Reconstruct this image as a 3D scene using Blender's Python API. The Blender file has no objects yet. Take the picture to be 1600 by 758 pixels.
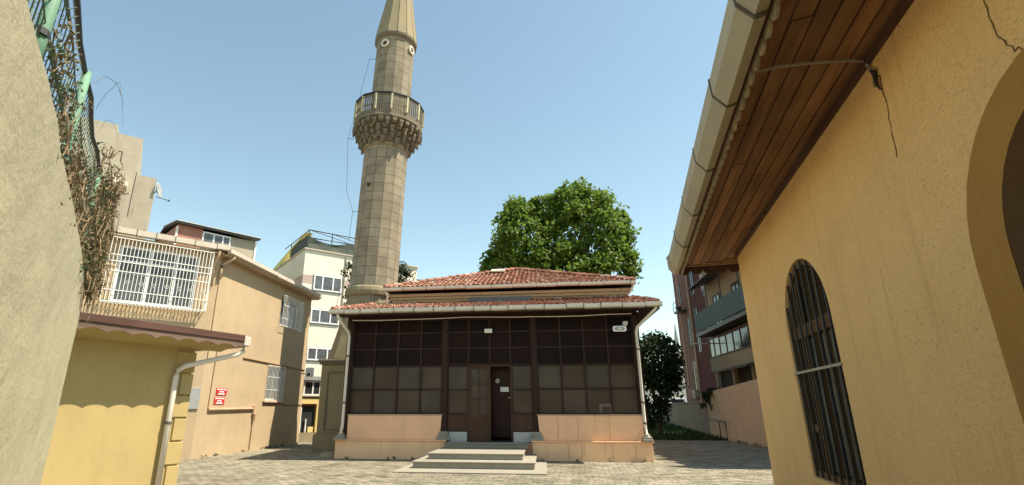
import bpy, bmesh, math, random
import numpy as np
from mathutils import Vector, Matrix, noise
from mathutils.geometry import intersect_point_tri_2d
random.seed(11)
R = math.radians
scene = bpy.context.scene
COL = scene.collection

# ------------------------------------------------------------------ helpers
def azm(loc, az):
    """local x runs along compass azimuth az (0 = +Y, 90 = +X)"""
    return Matrix.Translation(Vector(loc)) @ Matrix.Rotation(R(90 - az), 4, 'Z')

MATS = {}
ROOT = {}

class MB:
    def __init__(self, T=None):
        self.v = []; self.f = []; self.T = T or Matrix.Identity(4)
    def add(self, vs, fs):
        n = len(self.v)
        self.v += [self.T @ Vector(p) for p in vs]
        self.f += [tuple(i + n for i in f) for f in fs]
        return self
    def box(self, a, b):
        x0, y0, z0 = a; x1, y1, z1 = b
        vs = [(x0,y0,z0),(x1,y0,z0),(x1,y1,z0),(x0,y1,z0),(x0,y0,z1),(x1,y0,z1),(x1,y1,z1),(x0,y1,z1)]
        return self.add(vs, [(0,3,2,1),(4,5,6,7),(0,1,5,4),(1,2,6,5),(2,3,7,6),(3,0,4,7)])
    def prism(self, pts, off):
        """closed prism of a planar polygon (3D points) pushed along off"""
        n = len(pts); o = Vector(off)
        vs = [Vector(p) for p in pts] + [Vector(p) + o for p in pts]
        fs = [tuple(range(n))[::-1], tuple(range(n, 2*n))]
        for i in range(n):
            j = (i + 1) % n
            fs.append((i, j, n + j, n + i))
        return self.add(vs, fs)
    def quad(self, a, b, c, d):
        return self.add([a, b, c, d], [(0,1,2,3)])
    def tube(self, pts, r, n=8, cap=True):
        pts = [Vector(p) for p in pts]
        rs = r if isinstance(r, (list, tuple)) else [r] * len(pts)
        vs = []; fs = []
        up = Vector((0.13, 0.21, 0.97))
        for i, p in enumerate(pts):
            if i == 0: d = pts[1] - pts[0]
            elif i == len(pts) - 1: d = pts[-1] - pts[-2]
            else: d = (pts[i+1] - pts[i]).normalized() + (pts[i] - pts[i-1]).normalized()
            d = d.normalized()
            u = d.cross(up)
            if u.length < 0.05: u = d.cross(Vector((1, 0, 0)))
            u.normalize(); w = d.cross(u).normalized()
            for k in range(n):
                a = 2 * math.pi * k / n
                vs.append(p + (u * math.cos(a) + w * math.sin(a)) * rs[i])
        for i in range(len(pts) - 1):
            for k in range(n):
                k2 = (k + 1) % n
                fs.append((i*n + k, i*n + k2, (i+1)*n + k2, (i+1)*n + k))
        if cap:
            fs.append(tuple(range(n))[::-1]); fs.append(tuple(range((len(pts)-1)*n, len(pts)*n)))
        return self.add(vs, fs)
    def lathe(self, prof, n=16, phase=0, cap=True):
        """prof: list of (r, z) about local z"""
        vs = []; fs = []
        for r, z in prof:
            for k in range(n):
                a = 2 * math.pi * (k + phase) / n
                vs.append((r * math.cos(a), r * math.sin(a), z))
        for i in range(len(prof) - 1):
            for k in range(n):
                k2 = (k + 1) % n
                fs.append((i*n + k, i*n + k2, (i+1)*n + k2, (i+1)*n + k))
        if cap:
            fs.append(tuple(range(n))[::-1]); fs.append(tuple(range((len(prof)-1)*n, len(prof)*n)))
        return self.add(vs, fs)
    def section(self, prof, x0, x1):
        """closed (y, z) outline extruded along local x"""
        return self.prism([(x0, y, z) for y, z in prof], (x1 - x0, 0, 0))
    def build(self, name, mat, parent=None, smooth=False, bevel=0):
        me = bpy.data.meshes.new(name)
        V = self.v
        if parent is not None:
            inv = ROOT[parent.name].inverted()
            V = [inv @ p for p in V]
        me.from_pydata([tuple(p) for p in V], [], self.f)
        bm = bmesh.new(); bm.from_mesh(me)
        bmesh.ops.recalc_face_normals(bm, faces=bm.faces)
        bm.to_mesh(me); bm.free()
        return link(name, me, mat, parent, smooth, bevel)

def link(name, me, mat, parent=None, smooth=False, bevel=0):
    o = bpy.data.objects.new(name, me); COL.objects.link(o)
    if mat is not None: me.materials.append(mat)
    if parent is not None:
        o.parent = parent; ROOT[o.name] = ROOT[parent.name]
    else:
        ROOT[o.name] = Matrix.Identity(4)
    if smooth:
        for p in me.polygons: p.use_smooth = True
    if bevel:
        b = o.modifiers.new('bevel', 'BEVEL'); b.width = bevel; b.segments = 2; b.limit_method = 'ANGLE'; b.angle_limit = R(40)
    return o

def thing(name, label, cat, T=None, group=None):
    o = bpy.data.objects.new(name, None); COL.objects.link(o)
    T = T or Matrix.Identity(4)
    o.empty_display_size = 0.2
    o.location = T.to_translation(); o.rotation_euler = T.to_euler()
    ROOT[o.name] = T.copy()
    return tag(o, label, cat, group)

def tag(o, label, cat, group=None):
    o['label'] = label; o['category'] = cat
    if group: o['group'] = group
    return o

def single(mb, name, mat, label, cat, group=None, smooth=False, bevel=0):
    """a thing that is one mesh; its origin goes to the bottom centre of its bounds"""
    c = Vector((sum(p.x for p in mb.v)/len(mb.v), sum(p.y for p in mb.v)/len(mb.v), min(p.z for p in mb.v)))
    mb.v = [p - c for p in mb.v]
    o = mb.build(name, mat, None, smooth, bevel)
    o.location = c; ROOT[o.name] = Matrix.Translation(c)
    return tag(o, label, cat, group)

def arch_pts(xc, hw, z0, zs, rise, n=18):
    """(x, z) outline of an arched opening, bottom left first, anticlockwise seen from -y"""
    p = [(xc - hw, z0), (xc + hw, z0), (xc + hw, zs)]
    for k in range(1, n):
        a = math.pi * k / n
        p.append((xc + hw * math.cos(a), zs + rise * math.sin(a)))
    p.append((xc - hw, zs))
    return p

def holed(mb, outer, holes, y, depth):
    """flat wall (x, z) at local y with holes, each hole given reveals of signed depth"""
    bm = bmesh.new(); es = []
    for loop in [outer] + holes:
        vs = [bm.verts.new((x, y, z)) for x, z in loop]
        for i in range(len(vs)): es.append(bm.edges.new((vs[i], vs[(i+1) % len(vs)])))
    bmesh.ops.triangle_fill(bm, use_beauty=True, edges=es)
    bm.verts.index_update()
    mb.add([v.co.copy() for v in bm.verts], [tuple(v.index for v in f.verts) for f in bm.faces])
    bm.free()
    for h in holes:
        n = len(h)
        vs = [(x, y, z) for x, z in h] + [(x, y + depth, z) for x, z in h]
        mb.add(vs, [(i, (i+1) % n, n + (i+1) % n, n + i) for i in range(n)])

def rect(x0, x1, z0, z1): return [(x0, z0), (x1, z0), (x1, z1), (x0, z1)]

# ------------------------------------------------------------------ materials
class NT:
    def __init__(self, name):
        self.m = bpy.data.materials.new(name); self.m.use_nodes = True
        self.nt = self.m.node_tree; self.n = self.nt.nodes
        self.b = self.n['Principled BSDF']
        tc = self.n.new('ShaderNodeTexCoord'); self.co = tc.outputs['Object']
    def L(self, a, b): self.nt.links.new(a, b)
    def node(self, t, **kw):
        x = self.n.new(t)
        for k, v in kw.items(): setattr(x, k, v)
        return x
    def mapping(self, scale=(1,1,1), rot=(0,0,0), src=None):
        m = self.node('ShaderNodeMapping')
        m.inputs['Scale'].default_value = scale; m.inputs['Rotation'].default_value = rot
        self.L(src or self.co, m.inputs['Vector']); return m.outputs[0]
    def noise(self, scale, detail=4, rough=.55, vec=None, dist=0):
        t = self.node('ShaderNodeTexNoise')
        t.inputs['Scale'].default_value = scale; t.inputs['Detail'].default_value = detail
        t.inputs['Roughness'].default_value = rough; t.inputs['Distortion'].default_value = dist
        self.L(vec or self.co, t.inputs['Vector']); return t.outputs['Fac']
    def ramp(self, fac, stops):
        r = self.node('ShaderNodeValToRGB'); e = r.color_ramp.elements
        while len(e) < len(stops): e.new(.5)
        for i, (p, c) in enumerate(stops):
            e[i].position = p; e[i].color = (*c, 1) if len(c) == 3 else c
        self.L(fac, r.inputs[0]); return r.outputs[0]
    def g(self, v): return (v, v, v)
    def mix(self, fac, a, b, mode='MIX'):
        x = self.node('ShaderNodeMix', data_type='RGBA', blend_type=mode)
        for s, val in ((x.inputs[0], fac), (x.inputs[6], a), (x.inputs[7], b)):
            if hasattr(val, 'node'): self.L(val, s)
            elif isinstance(val, (int, float)): s.default_value = val
            else: s.default_value = (*val, 1)
        return x.outputs[2]
    def island(self):
        return self.node('ShaderNodeNewGeometry').outputs['Random Per Island']
    def bump(self, h, strength=.3, dist=.02):
        b = self.node('ShaderNodeBump'); b.inputs['Strength'].default_value = strength; b.inputs['Distance'].default_value = dist
        self.L(h, b.inputs['Height']); self.L(b.outputs[0], self.b.inputs['Normal'])
    def done(self, col=None, rough=.7, metal=0, spec=None):
        if col is not None:
            if hasattr(col, 'node'): self.L(col, self.b.inputs['Base Color'])
            else: self.b.inputs['Base Color'].default_value = (*col, 1)
        if hasattr(rough, 'node'): self.L(rough, self.b.inputs['Roughness'])
        else: self.b.inputs['Roughness'].default_value = rough
        self.b.inputs['Metallic'].default_value = metal
        if spec is not None: self.b.inputs['Specular IOR Level'].default_value = spec
        return self.m

def sc(c, k): return tuple(min(1, x * k) for x in c)

def paint(name, c, rough=.55, var=.12, scale=3, bump=.05, bscale=60):
    t = NT(name)
    f = t.noise(scale, 5)
    col = t.ramp(f, [(.3, sc(c, 1 - var)), (.7, sc(c, 1 + var))])
    t.bump(t.noise(bscale, 3), bump, .01)
    return t.done(col, rough)

def plaster(name, c, dirt, bump=.25, bscale=45, grain=.08, patch=.5, dist=.02, streak=True, pits=False):
    t = NT(name)
    col = t.ramp(t.noise(1.1, 6, .6), [(.3, sc(c, .9)), (.5, c), (.72, sc(c, 1.08))])
    fine = t.noise(bscale * 1.4, 4, .65)
    col = t.mix(grain * 3, col, t.ramp(fine, [(.3, sc(c, .72)), (.7, sc(c, 1.15))]))
    if streak:
        sv = t.mapping((5, 5, .45))
        s = t.ramp(t.noise(1.3, 5, .6, sv), [(.56, t.g(0)), (.8, t.g(patch))])
        col = t.mix(s, col, dirt)
    pn = t.ramp(t.noise(2.6, 7, .7), [(.62, t.g(0)), (.75, t.g(patch * .6))])
    col = t.mix(pn, col, dirt)
    h = t.noise(bscale, 5, .65)
    if pits:
        v = t.mapping((42, 42, 66), (0.3, .2, .5))
        p = t.noise(1.0, 3, .7, v, 1.2)
        pr_ = t.ramp(p, [(.59, t.g(0)), (.69, t.g(.42))])
        col = t.mix(pr_, col, sc(dirt, .55))
        m = t.node('ShaderNodeMath', operation='SUBTRACT'); t.L(h, m.inputs[0]); t.L(pr_, m.inputs[1]); h = m.outputs[0]
    t.bump(h, bump, dist)
    return t.done(col, .9, spec=.2)

def wood(name, c, axis=0, var=.35, rough=.6, island=.3, scale=1.0):
    t = NT(name)
    s = [14 * scale] * 3; s[axis] = .9 * scale
    v = t.mapping(tuple(s))
    f = t.noise(1.0, 8, .65, v, .8)
    col = t.ramp(f, [(.25, sc(c, 1 - var)), (.5, c), (.78, sc(c, 1 + var))])
    pt = t.ramp(t.noise(.8, 5, .7), [(.45, t.g(0)), (.75, t.g(.6))])
    col = t.mix(pt, col, sc(c, .5))
    if island:
        col = t.mix(1.0, col, t.ramp(t.island(), [(0, t.g(1 - island)), (1, t.g(1))]), 'MULTIPLY')
    t.bump(f, .25, .006)
    return t.done(col, rough, spec=.2)

def stone_blocks(name, c, bw, bh, mortar, use='cyl', r=1.1):
    """ashlar courses; cyl wraps the courses round the local z axis"""
    t = NT(name)
    if use == 'cyl':
        sep = t.node('ShaderNodeSeparateXYZ'); t.L(t.co, sep.inputs[0])
        at = t.node('ShaderNodeMath', operation='ARCTAN2'); t.L(sep.outputs[1], at.inputs[0]); t.L(sep.outputs[0], at.inputs[1])
        mu = t.node('ShaderNodeMath', operation='MULTIPLY'); t.L(at.outputs[0], mu.inputs[0]); mu.inputs[1].default_value = r
        su = t.node('ShaderNodeMath', operation='SUBTRACT'); t.L(mu.outputs[0], su.inputs[0]); su.inputs[1].default_value = .3 * bw - 20 * bw
        cmb = t.node('ShaderNodeCombineXYZ'); t.L(su.outputs[0], cmb.inputs[0]); t.L(sep.outputs[2], cmb.inputs[1])
        vec = cmb.outputs[0]
    else:
        vec = t.mapping((1, 1, 1), (R(90), 0, 0))
    b = t.node('ShaderNodeTexBrick'); t.L(vec, b.inputs['Vector']); b.offset = 0 if use == 'cyl' else .5
    b.inputs['Scale'].default_value = 1; b.inputs['Brick Width'].default_value = bw; b.inputs['Row Height'].default_value = bh
    b.inputs['Mortar Size'].default_value = mortar; b.inputs['Mortar Smooth'].default_value = .2
    b.inputs['Color1'].default_value = (*sc(c, .88), 1); b.inputs['Color2'].default_value = (*sc(c, 1.1), 1)
    b.inputs['Mortar'].default_value = (*sc(c, .30), 1)
    n1 = t.ramp(t.noise(1.4, 7, .65), [(.35, sc((.9, .87, .82), .75)), (.6, (1, 1, 1))])
    col = t.mix(.8, b.outputs['Color'], n1, 'MULTIPLY')
    st = t.ramp(t.noise(1.0, 6, .7, t.mapping((3, 3, .35))), [(.55, t.g(0)), (.75, t.g(.45))])
    col = t.mix(st, col, sc(c, .5))
    h = t.mix(.35, b.outputs['Fac'], t.noise(30, 4))
    inv = t.node('ShaderNodeInvert'); t.L(h, inv.inputs['Color'])
    t.bump(inv.outputs[0], .4, .03)
    return t.done(col, .9, spec=.2)

def glass_dark(name, c, rough=.08, tint=.25):
    t = NT(name)
    f = t.ramp(t.island(), [(0, sc(c, 1 - tint)), (1, sc(c, 1 + tint))])
    n = t.ramp(t.noise(2.5, 4), [(.35, t.g(.6)), (.7, t.g(1.1))])
    return t.done(t.mix(1, f, n, 'MULTIPLY'), rough, spec=.15 if rough > .4 else .5)

M = {}
M['hut_plaster'] = plaster('hut_plaster', (.43, .33, .145), (.33, .235, .09), .16, 30, .03, .45)
M['apt_plaster'] = plaster('apartment_plaster', (.46, .352, .222), (.33, .235, .13), .14, 30, .03, .5)
M['right_plaster'] = plaster('rough_yellow_plaster', (.96, .60, .255), (.62, .35, .13), .6, 30, .10, .55, .03, True, True)
M['garden_plaster'] = plaster('weathered_wall_plaster', (.42, .395, .265), (.30, .28, .18), .25, 22, .04, .45, .03)
M['peach'] = plaster('peach_plaster', (.88, .53, .315), (.55, .32, .17), .08, 30, .03, .35)
M['peach_low'] = plaster('peach_plinth_plaster', (.90, .575, .335), (.45, .30, .16), .1, 30, .04, .6)
M['hall_plaster'] = plaster('pinkish_plaster', (.40, .27, .20), (.22, .15, .11), .15, 25, .05, .5)
M['pink_wall'] = plaster('pale_pink_wall_plaster', (.52, .42, .30), (.27, .2, .13), .15, 20, .05, .5)
M['old_wall'] = plaster('old_grey_wall_plaster', (.26, .22, .17), (.10, .09, .07), .2, 20, .05, .8)
M['cream_apt'] = plaster('cream_plaster', (.30, .26, .18), (.17, .14, .1), .1, 20, .03, .4)
M['white_apt'] = plaster('white_plaster', (.74, .70, .58), (.5, .46, .38), .06, 15, .02, .3)
M['pink_band'] = plaster('dull_pink_plaster', (.47, .37, .32), (.35, .28, .24), .06, 15, .02, .3)
M['concrete'] = plaster('bare_concrete', (.40, .36, .28), (.20, .18, .14), .2, 15, .06, .7)
M['red_apt'] = plaster('red_render', (.10, .034, .03), (.05, .02, .02), .1, 15, .03, .5)
M['rose_apt'] = plaster('rose_render', (.19, .105, .085), (.1, .055, .045), .1, 15, .03, .5)
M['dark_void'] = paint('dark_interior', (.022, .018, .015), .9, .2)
M['cornice'] = plaster('stained_cornice', (.46, .35, .22), (.2, .14, .09), .15, 20, .05, .6)
M['arch_band'] = plaster('brown_arch_paint', (.42, .22, .06), (.55, .32, .10), .35, 30, .06, .35, .02)
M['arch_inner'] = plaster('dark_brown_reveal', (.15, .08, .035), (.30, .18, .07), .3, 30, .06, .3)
M['stone'] = stone_blocks('minaret_ashlar', (.285, .25, .185), 1.06 * 2 * math.pi / 14, .44, .011, 'cyl', 1.06)
M['stone_plain'] = plaster('weathered_stone', (.27, .23, .145), (.13, .11, .085), .4, 14, .08, .75)
M['stone_lead'] = plaster('stone_spire', (.29, .245, .155), (.2, .17, .12), .25, 14, .05, .5)
M['stone_dark'] = plaster('sooty_stone', (.185, .165, .12), (.07, .06, .045), .5, 12, .1, .9)
M['yellow_stone'] = paint('yellow_railing_stone', (.50, .46, .30), .7, .25)
M['marble'] = plaster('grey_marble', (.30, .28, .225), (.17, .155, .12), .1, 8, .04, .55)
M['white_marble'] = plaster('white_marble', (.44, .44, .42), (.45, .44, .42), .05, 8, .03, .3)
M['dark_wood'] = wood('dark_brown_timber', (.042, .019, .013), 2, .35, .55, .2)
M['door_wood'] = wood('brown_door_timber', (.075, .038, .023), 2, .35, .5, .2)
M['red_wood'] = wood('reddish_door_timber', (.035, .009, .006), 2, .3, .4, .1)
M['soffit_wood'] = wood('soffit_boards', (.31, .16, .078), 0, .55, .75, .4, .8)
M['fascia_wood'] = wood('brown_fascia', (.11, .058, .044), 0, .3, .6, .1)
M['frame_wood'] = wood('window_timber', (.20, .115, .055), 2, .4, .6, .3)
M['scallop'] = paint('scalloped_trim', (.34, .28, .18), .7, .3, 8)
M['gutter'] = plaster('dull_grey_gutter', (.44, .385, .285), (.28, .235, .16), .08, 10, .03, .4)
M['gutter_white'] = plaster('pale_gutter', (.53, .48, .40), (.32, .28, .22), .06, 10, .03, .4)
M['seam'] = paint('gutter_seam', (.10, .085, .06), .8, .2)
M['pipe'] = plaster('white_downpipe', (.70, .64, .55), (.5, .44, .36), .05, 15, .03, .3)
M['white_paint'] = paint('white_metal_paint', (.78, .77, .72), .45, .06)
M['pvc'] = paint('white_window_frame', (.80, .80, .80), .35, .03)
M['white_plastic'] = paint('white_plastic', (.8, .8, .78), .4, .04)
M['grey_metal'] = paint('grey_metal', (.32, .33, .32), .45, .1)
M['dark_metal'] = paint('dark_metal', (.03, .03, .028), .5, .2)
M['green_paint'] = paint('faded_green_paint', (.12, .25, .165), .7, .25, 6)
M['wire'] = paint('weathered_wire', (.085, .125, .095), .6, .25, 6)
M['black_rail'] = paint('black_rail', (.018, .018, .02), .5, .2)
M['conduit'] = paint('pinkish_conduit', (.52, .34, .22), .5, .15)
M['thin_line'] = paint('brown_conduit', (.28, .17, .085), .6, .15)
M['cable'] = paint('grey_cable', (.30, .28, .26), .6, .15)
M['black_cable'] = paint('black_cable', (.03, .028, .025), .6, .15)
M['crack'] = paint('brown_crack_line', (.17, .10, .045), .95, .2)  # brown of the cracks in the plaster
M['red_sign'] = paint('red_sign_enamel', (.50, .035, .04), .4, .06)
M['sign_white'] = paint('white_sign_paint', (.85, .83, .80), .5, .03)
M['flash'] = paint('blue_grey_flashing', (.09, .10, .11), .6, .15)
M['green_tarp'] = paint('dark_green_tarp', (.05, .065, .05), .8, .25, 5)
M['yellow_tarp'] = paint('yellow_tarp', (.62, .60, .22), .8, .2, 5)
M['teal_cloth'] = paint('teal_balcony_cloth', (.06, .105, .105), .8, .25, 4)
M['shop_yellow'] = paint('shop_yellow_paint', (.74, .58, .24), .6, .08)
M['shop_red'] = paint('shop_red_paint', (.30, .05, .035), .6, .08)
M['win'] = glass_dark('window_glass', (.045, .05, .052), .1)
M['win_pale'] = glass_dark('curtained_glass', (.12, .13, .14), .12)
M['win_warm'] = glass_dark('brown_window_glass', (.045, .032, .022), .12)
M['pane_up'] = glass_dark('dark_red_panel', (.014, .0042, .0028), .6, .5)
M['lamp_glass'] = paint('lamp_glass', (.7, .68, .6), .2, .1)
M['bark'] = paint('bark', (.10, .075, .05), .9, .35, 6, .6, 20)
M['twig'] = paint('dry_twig', (.22, .155, .085), .9, .35, 9)
M['car_white'] = paint('white_car_paint', (.65, .68, .72), .25, .03)
M['tyre'] = paint('tyre_rubber', (.02, .02, .02), .8, .1)

# brick penthouse
def brick_mat():
    t = NT('red_brickwork')
    v = t.mapping((1, 1, 1), (R(90), 0, 0))
    b = t.node('ShaderNodeTexBrick'); t.L(v, b.inputs['Vector']); b.inputs['Scale'].default_value = 1
    b.inputs['Brick Width'].default_value = .25; b.inputs['Row Height'].default_value = .09; b.inputs['Mortar Size'].default_value = .012
    b.inputs['Color1'].default_value = (.34, .12, .085, 1); b.inputs['Color2'].default_value = (.42, .17, .12, 1); b.inputs['Mortar'].default_value = (.36, .26, .2, 1)
    return t.done(b.outputs['Color'], .9)
M['brick'] = brick_mat()

def dusty_pane():
    t = NT('dusty_lower_glass')
    c = t.ramp(t.island(), [(0, (.105, .08, .06)), (.4, (.135, .10, .073)), (.65, (.125, .08, .05)), (.85, (.11, .095, .078)), (1, (.16, .12, .078))])
    n = t.ramp(t.noise(1.6, 4, .5), [(.3, t.g(.65)), (.7, t.g(1.15))])
    t.done(t.mix(1, c, n, 'MULTIPLY'), .35, spec=.3)
    tr = t.node('ShaderNodeBsdfTransparent'); mx = t.node('ShaderNodeMixShader'); mx.inputs[0].default_value = .35
    out = t.n['Material Output']
    t.L(t.b.outputs[0], mx.inputs[1]); t.L(tr.outputs[0], mx.inputs[2]); t.L(mx.outputs[0], out.inputs['Surface'])
    return t.m
M['pane_low'] = dusty_pane()

def tile_mat():
    t = NT('clay_tiles')
    c = t.ramp(t.island(), [(0, (.24, .11, .075)), (.3, (.34, .155, .105)), (.65, (.42, .205, .145)), (.88, (.45, .27, .20)), (1, (.46, .36, .28))])
    n = t.ramp(t.noise(1.2, 6, .7), [(.35, (.62, .55, .5)), (.62, (1, 1, 1))])
    c = t.mix(.85, c, n, 'MULTIPLY')
    g = t.ramp(t.noise(9, 5, .7), [(.55, t.g(0)), (.75, t.g(.4))])
    c = t.mix(g, c, (.42, .35, .27))
    t.bump(t.noise(40, 4), .2, .01)
    return t.done(c, .85, spec=.25)
M['tile'] = tile_mat()

def paving_mat():
    t = NT('courtyard_setts')
    # wobble the coordinates so the courses are not ruler straight
    nz = t.node('ShaderNodeTexNoise'); nz.inputs['Scale'].default_value = 1.6; nz.inputs['Detail'].default_value = 3; t.L(t.co, nz.inputs['Vector'])
    ad = t.node('ShaderNodeVectorMath', operation='MULTIPLY_ADD'); t.L(nz.outputs['Color'], ad.inputs[0]); ad.inputs[1].default_value = (.30, .30, 0); t.L(t.co, ad.inputs[2])
    vec = t.mapping((1, 1, 1), (0, 0, R(3)), ad.outputs[0])
    b = t.node('ShaderNodeTexBrick'); t.L(vec, b.inputs['Vector']); b.inputs['Scale'].default_value = 1
    b.inputs['Brick Width'].default_value = .30; b.inputs['Row Height'].default_value = .17; b.inputs['Mortar Size'].default_value = .024; b.inputs['Mortar Smooth'].default_value = .4
    b.inputs['Bias'].default_value = .12; b.inputs['Color1'].default_value = (.09, .082, .06, 1); b.inputs['Color2'].default_value = (.40, .37, .275, 1); b.inputs['Mortar'].default_value = (.06, .05, .036, 1)
    v2 = t.node('ShaderNodeTexVoronoi'); v2.inputs['Scale'].default_value = 4.2; t.L(vec, v2.inputs['Vector'])
    c = t.mix(.5, b.outputs['Color'], t.ramp(v2.outputs['Color'], [(0, (.10, .09, .066)), (1, (.40, .37, .275))]))
    d = t.ramp(t.noise(.35, 6, .65), [(.35, (.72, .70, .66)), (.65, (1.0, 1.0, 1.0))])
    c = t.mix(.8, c, d, 'MULTIPLY')
    d2 = t.ramp(t.noise(3.0, 6, .7), [(.55, t.g(0)), (.72, t.g(.45))])
    c = t.mix(d2, c, (.17, .15, .105))
    inv = t.node('ShaderNodeInvert'); t.L(b.outputs['Fac'], inv.inputs['Color'])
    h = t.mix(.4, inv.outputs[0], t.noise(12, 5, .65))
    t.bump(h, .55, .03)
    return t.done(c, .85, spec=.25)
M['paving'] = paving_mat()
M['asphalt'] = paint('asphalt', (.055, .055, .055), .9, .25, 2)
M['earth'] = paint('bare_ground', (.16, .14, .10), .95, .25, .5)

def leaf_mat(name, dark, light, trans=.35):
    t = NT(name)
    c = t.ramp(t.island(), [(0, dark), (.55, tuple((a + b) / 2 for a, b in zip(dark, light))), (1, light)])
    t.done(c, .5, spec=.3)
    tl = t.node('ShaderNodeBsdfTranslucent'); t.L(t.mix(.5, c, sc(light, 1.3)), tl.inputs['Color'])
    mx = t.node('ShaderNodeMixShader'); mx.inputs[0].default_value = trans
    t.L(t.b.outputs[0], mx.inputs[1]); t.L(tl.outputs[0], mx.inputs[2]); t.L(mx.outputs[0], t.n['Material Output'].inputs['Surface'])
    return t.m
M['leaf'] = leaf_mat('plane_tree_leaf', (.05, .10, .012), (.20, .30, .045), .45)
M['leaf_dark'] = leaf_mat('dark_leaf', (.012, .028, .008), (.03, .06, .016), .25)
M['leaf_conifer'] = leaf_mat('conifer_needles', (.018, .035, .014), (.045, .07, .026), .15)
M['leaf_dry'] = leaf_mat('dry_creeper_leaf', (.075, .06, .03), (.21, .165, .085), .2)
M['leaf_green'] = leaf_mat('creeper_leaf', (.035, .06, .022), (.09, .125, .05), .25)
M['grass'] = leaf_mat('grass_blade', (.02, .045, .01), (.05, .09, .02), .25)

# ------------------------------------------------------------------ foliage
def leaves_mesh(name, centres, per, spread, size, rng, aspect=.75, droop=0, flat=.35):
    """leaf-sized folded quads scattered in clumps"""
    C = np.repeat(np.array(centres), per, axis=0); n = len(C)
    sp = np.repeat(np.array(spread) if np.ndim(spread) else np.full(len(centres), spread), per)
    d = rng.normal(size=(n, 3)); d /= np.linalg.norm(d, axis=1)[:, None]
    rad = sp * rng.random(n) ** .45
    P = C + d * rad[:, None]; P[:, 2] -= droop * rad * rng.random(n)
    nrm = d * .7 + rng.normal(size=(n, 3)) * .6 + np.array([0, 0, flat]); nrm /= np.linalg.norm(nrm, axis=1)[:, None]
    t = np.cross(nrm, rng.normal(size=(n, 3))); t /= np.linalg.norm(t, axis=1)[:, None]
    b = np.cross(nrm, t)
    s = size * (.6 + .8 * rng.random(n))[:, None]
    V = np.empty((n, 5, 3))
    V[:, 0] = P - t * s * .5; V[:, 1] = P - b * s * aspect * .5 - nrm * s * .10
    V[:, 2] = P + t * s * .55; V[:, 3] = P + b * s * aspect * .5 - nrm * s * .10; V[:, 4] = P + nrm * s * .06
    verts = V.reshape(-1, 3)
    i = np.arange(n) * 5
    F = np.stack([np.stack([i, i+1, i+2, i+4], 1), np.stack([i, i+4, i+2, i+3], 1)], 1).reshape(-1, 4)
    me = bpy.data.meshes.new(name)
    me.from_pydata(verts.tolist(), [], F.tolist())
    return me

def blob_centres(blobs, count, rng, inner=.35):
    """clump centres near the skin of a union of ellipsoids"""
    vol = np.array([b[3]*b[4]*b[5] for b in blobs]) ** .67; vol /= vol.sum()
    out = []
    while len(out) < count:
        k = rng.choice(len(blobs), p=vol); cx, cy, cz, rx, ry, rz = blobs[k]
        d = rng.normal(size=3); d /= np.linalg.norm(d)
        r = (1 - inner * rng.random() ** 1.6) * (1 + rng.normal() * .05)
        p = np.array([cx, cy, cz]) + d * r * np.array([rx, ry, rz])
        ins = False
        for j, q in enumerate(blobs):
            if j != k and (((p - np.array(q[:3])) / np.array(q[3:])) ** 2).sum() < .45: ins = True
        if not ins: out.append(p)
    return np.array(out)

def tree(label, base, trunk_h, trunk_r, blobs, clumps, per, spread, size, mat, seed, group=None, limbs=9, name='broadleaf_tree'):
    rng = np.random.default_rng(seed); rnd = random.Random(seed)
    T = Matrix.Translation(Vector(base))
    root = thing(name, label, 'tree', T, group)
    cs = blob_centres(blobs, clumps, rng)
    m = MB(); b = Vector(base)
    top = b + Vector((rnd.uniform(-.2, .2), rnd.uniform(-.2, .2), trunk_h))
    m.tube([b, b.lerp(top, .15), b.lerp(top, .55) + Vector((.08, -.06, 0)), top], [trunk_r*1.35, trunk_r, trunk_r*.85, trunk_r*.7], 10)
    for k in range(limbs):
        e = Vector(cs[rnd.randrange(len(cs))]); mid = top.lerp(e, .5) + Vector((rnd.uniform(-.4, .4), rnd.uniform(-.4, .4), rnd.uniform(-.2, .5)))
        m.tube([top - Vector((0, 0, .25)), mid, e], [trunk_r*.5, trunk_r*.28, trunk_r*.08], 6)
    m.build('trunk', M['bark'], root, True)
    me = leaves_mesh('crown', cs - np.array(base), per, spread * (.6 + .8 * rng.random(len(cs))), size, rng)
    link('crown', me, mat, root)
    return root

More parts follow.
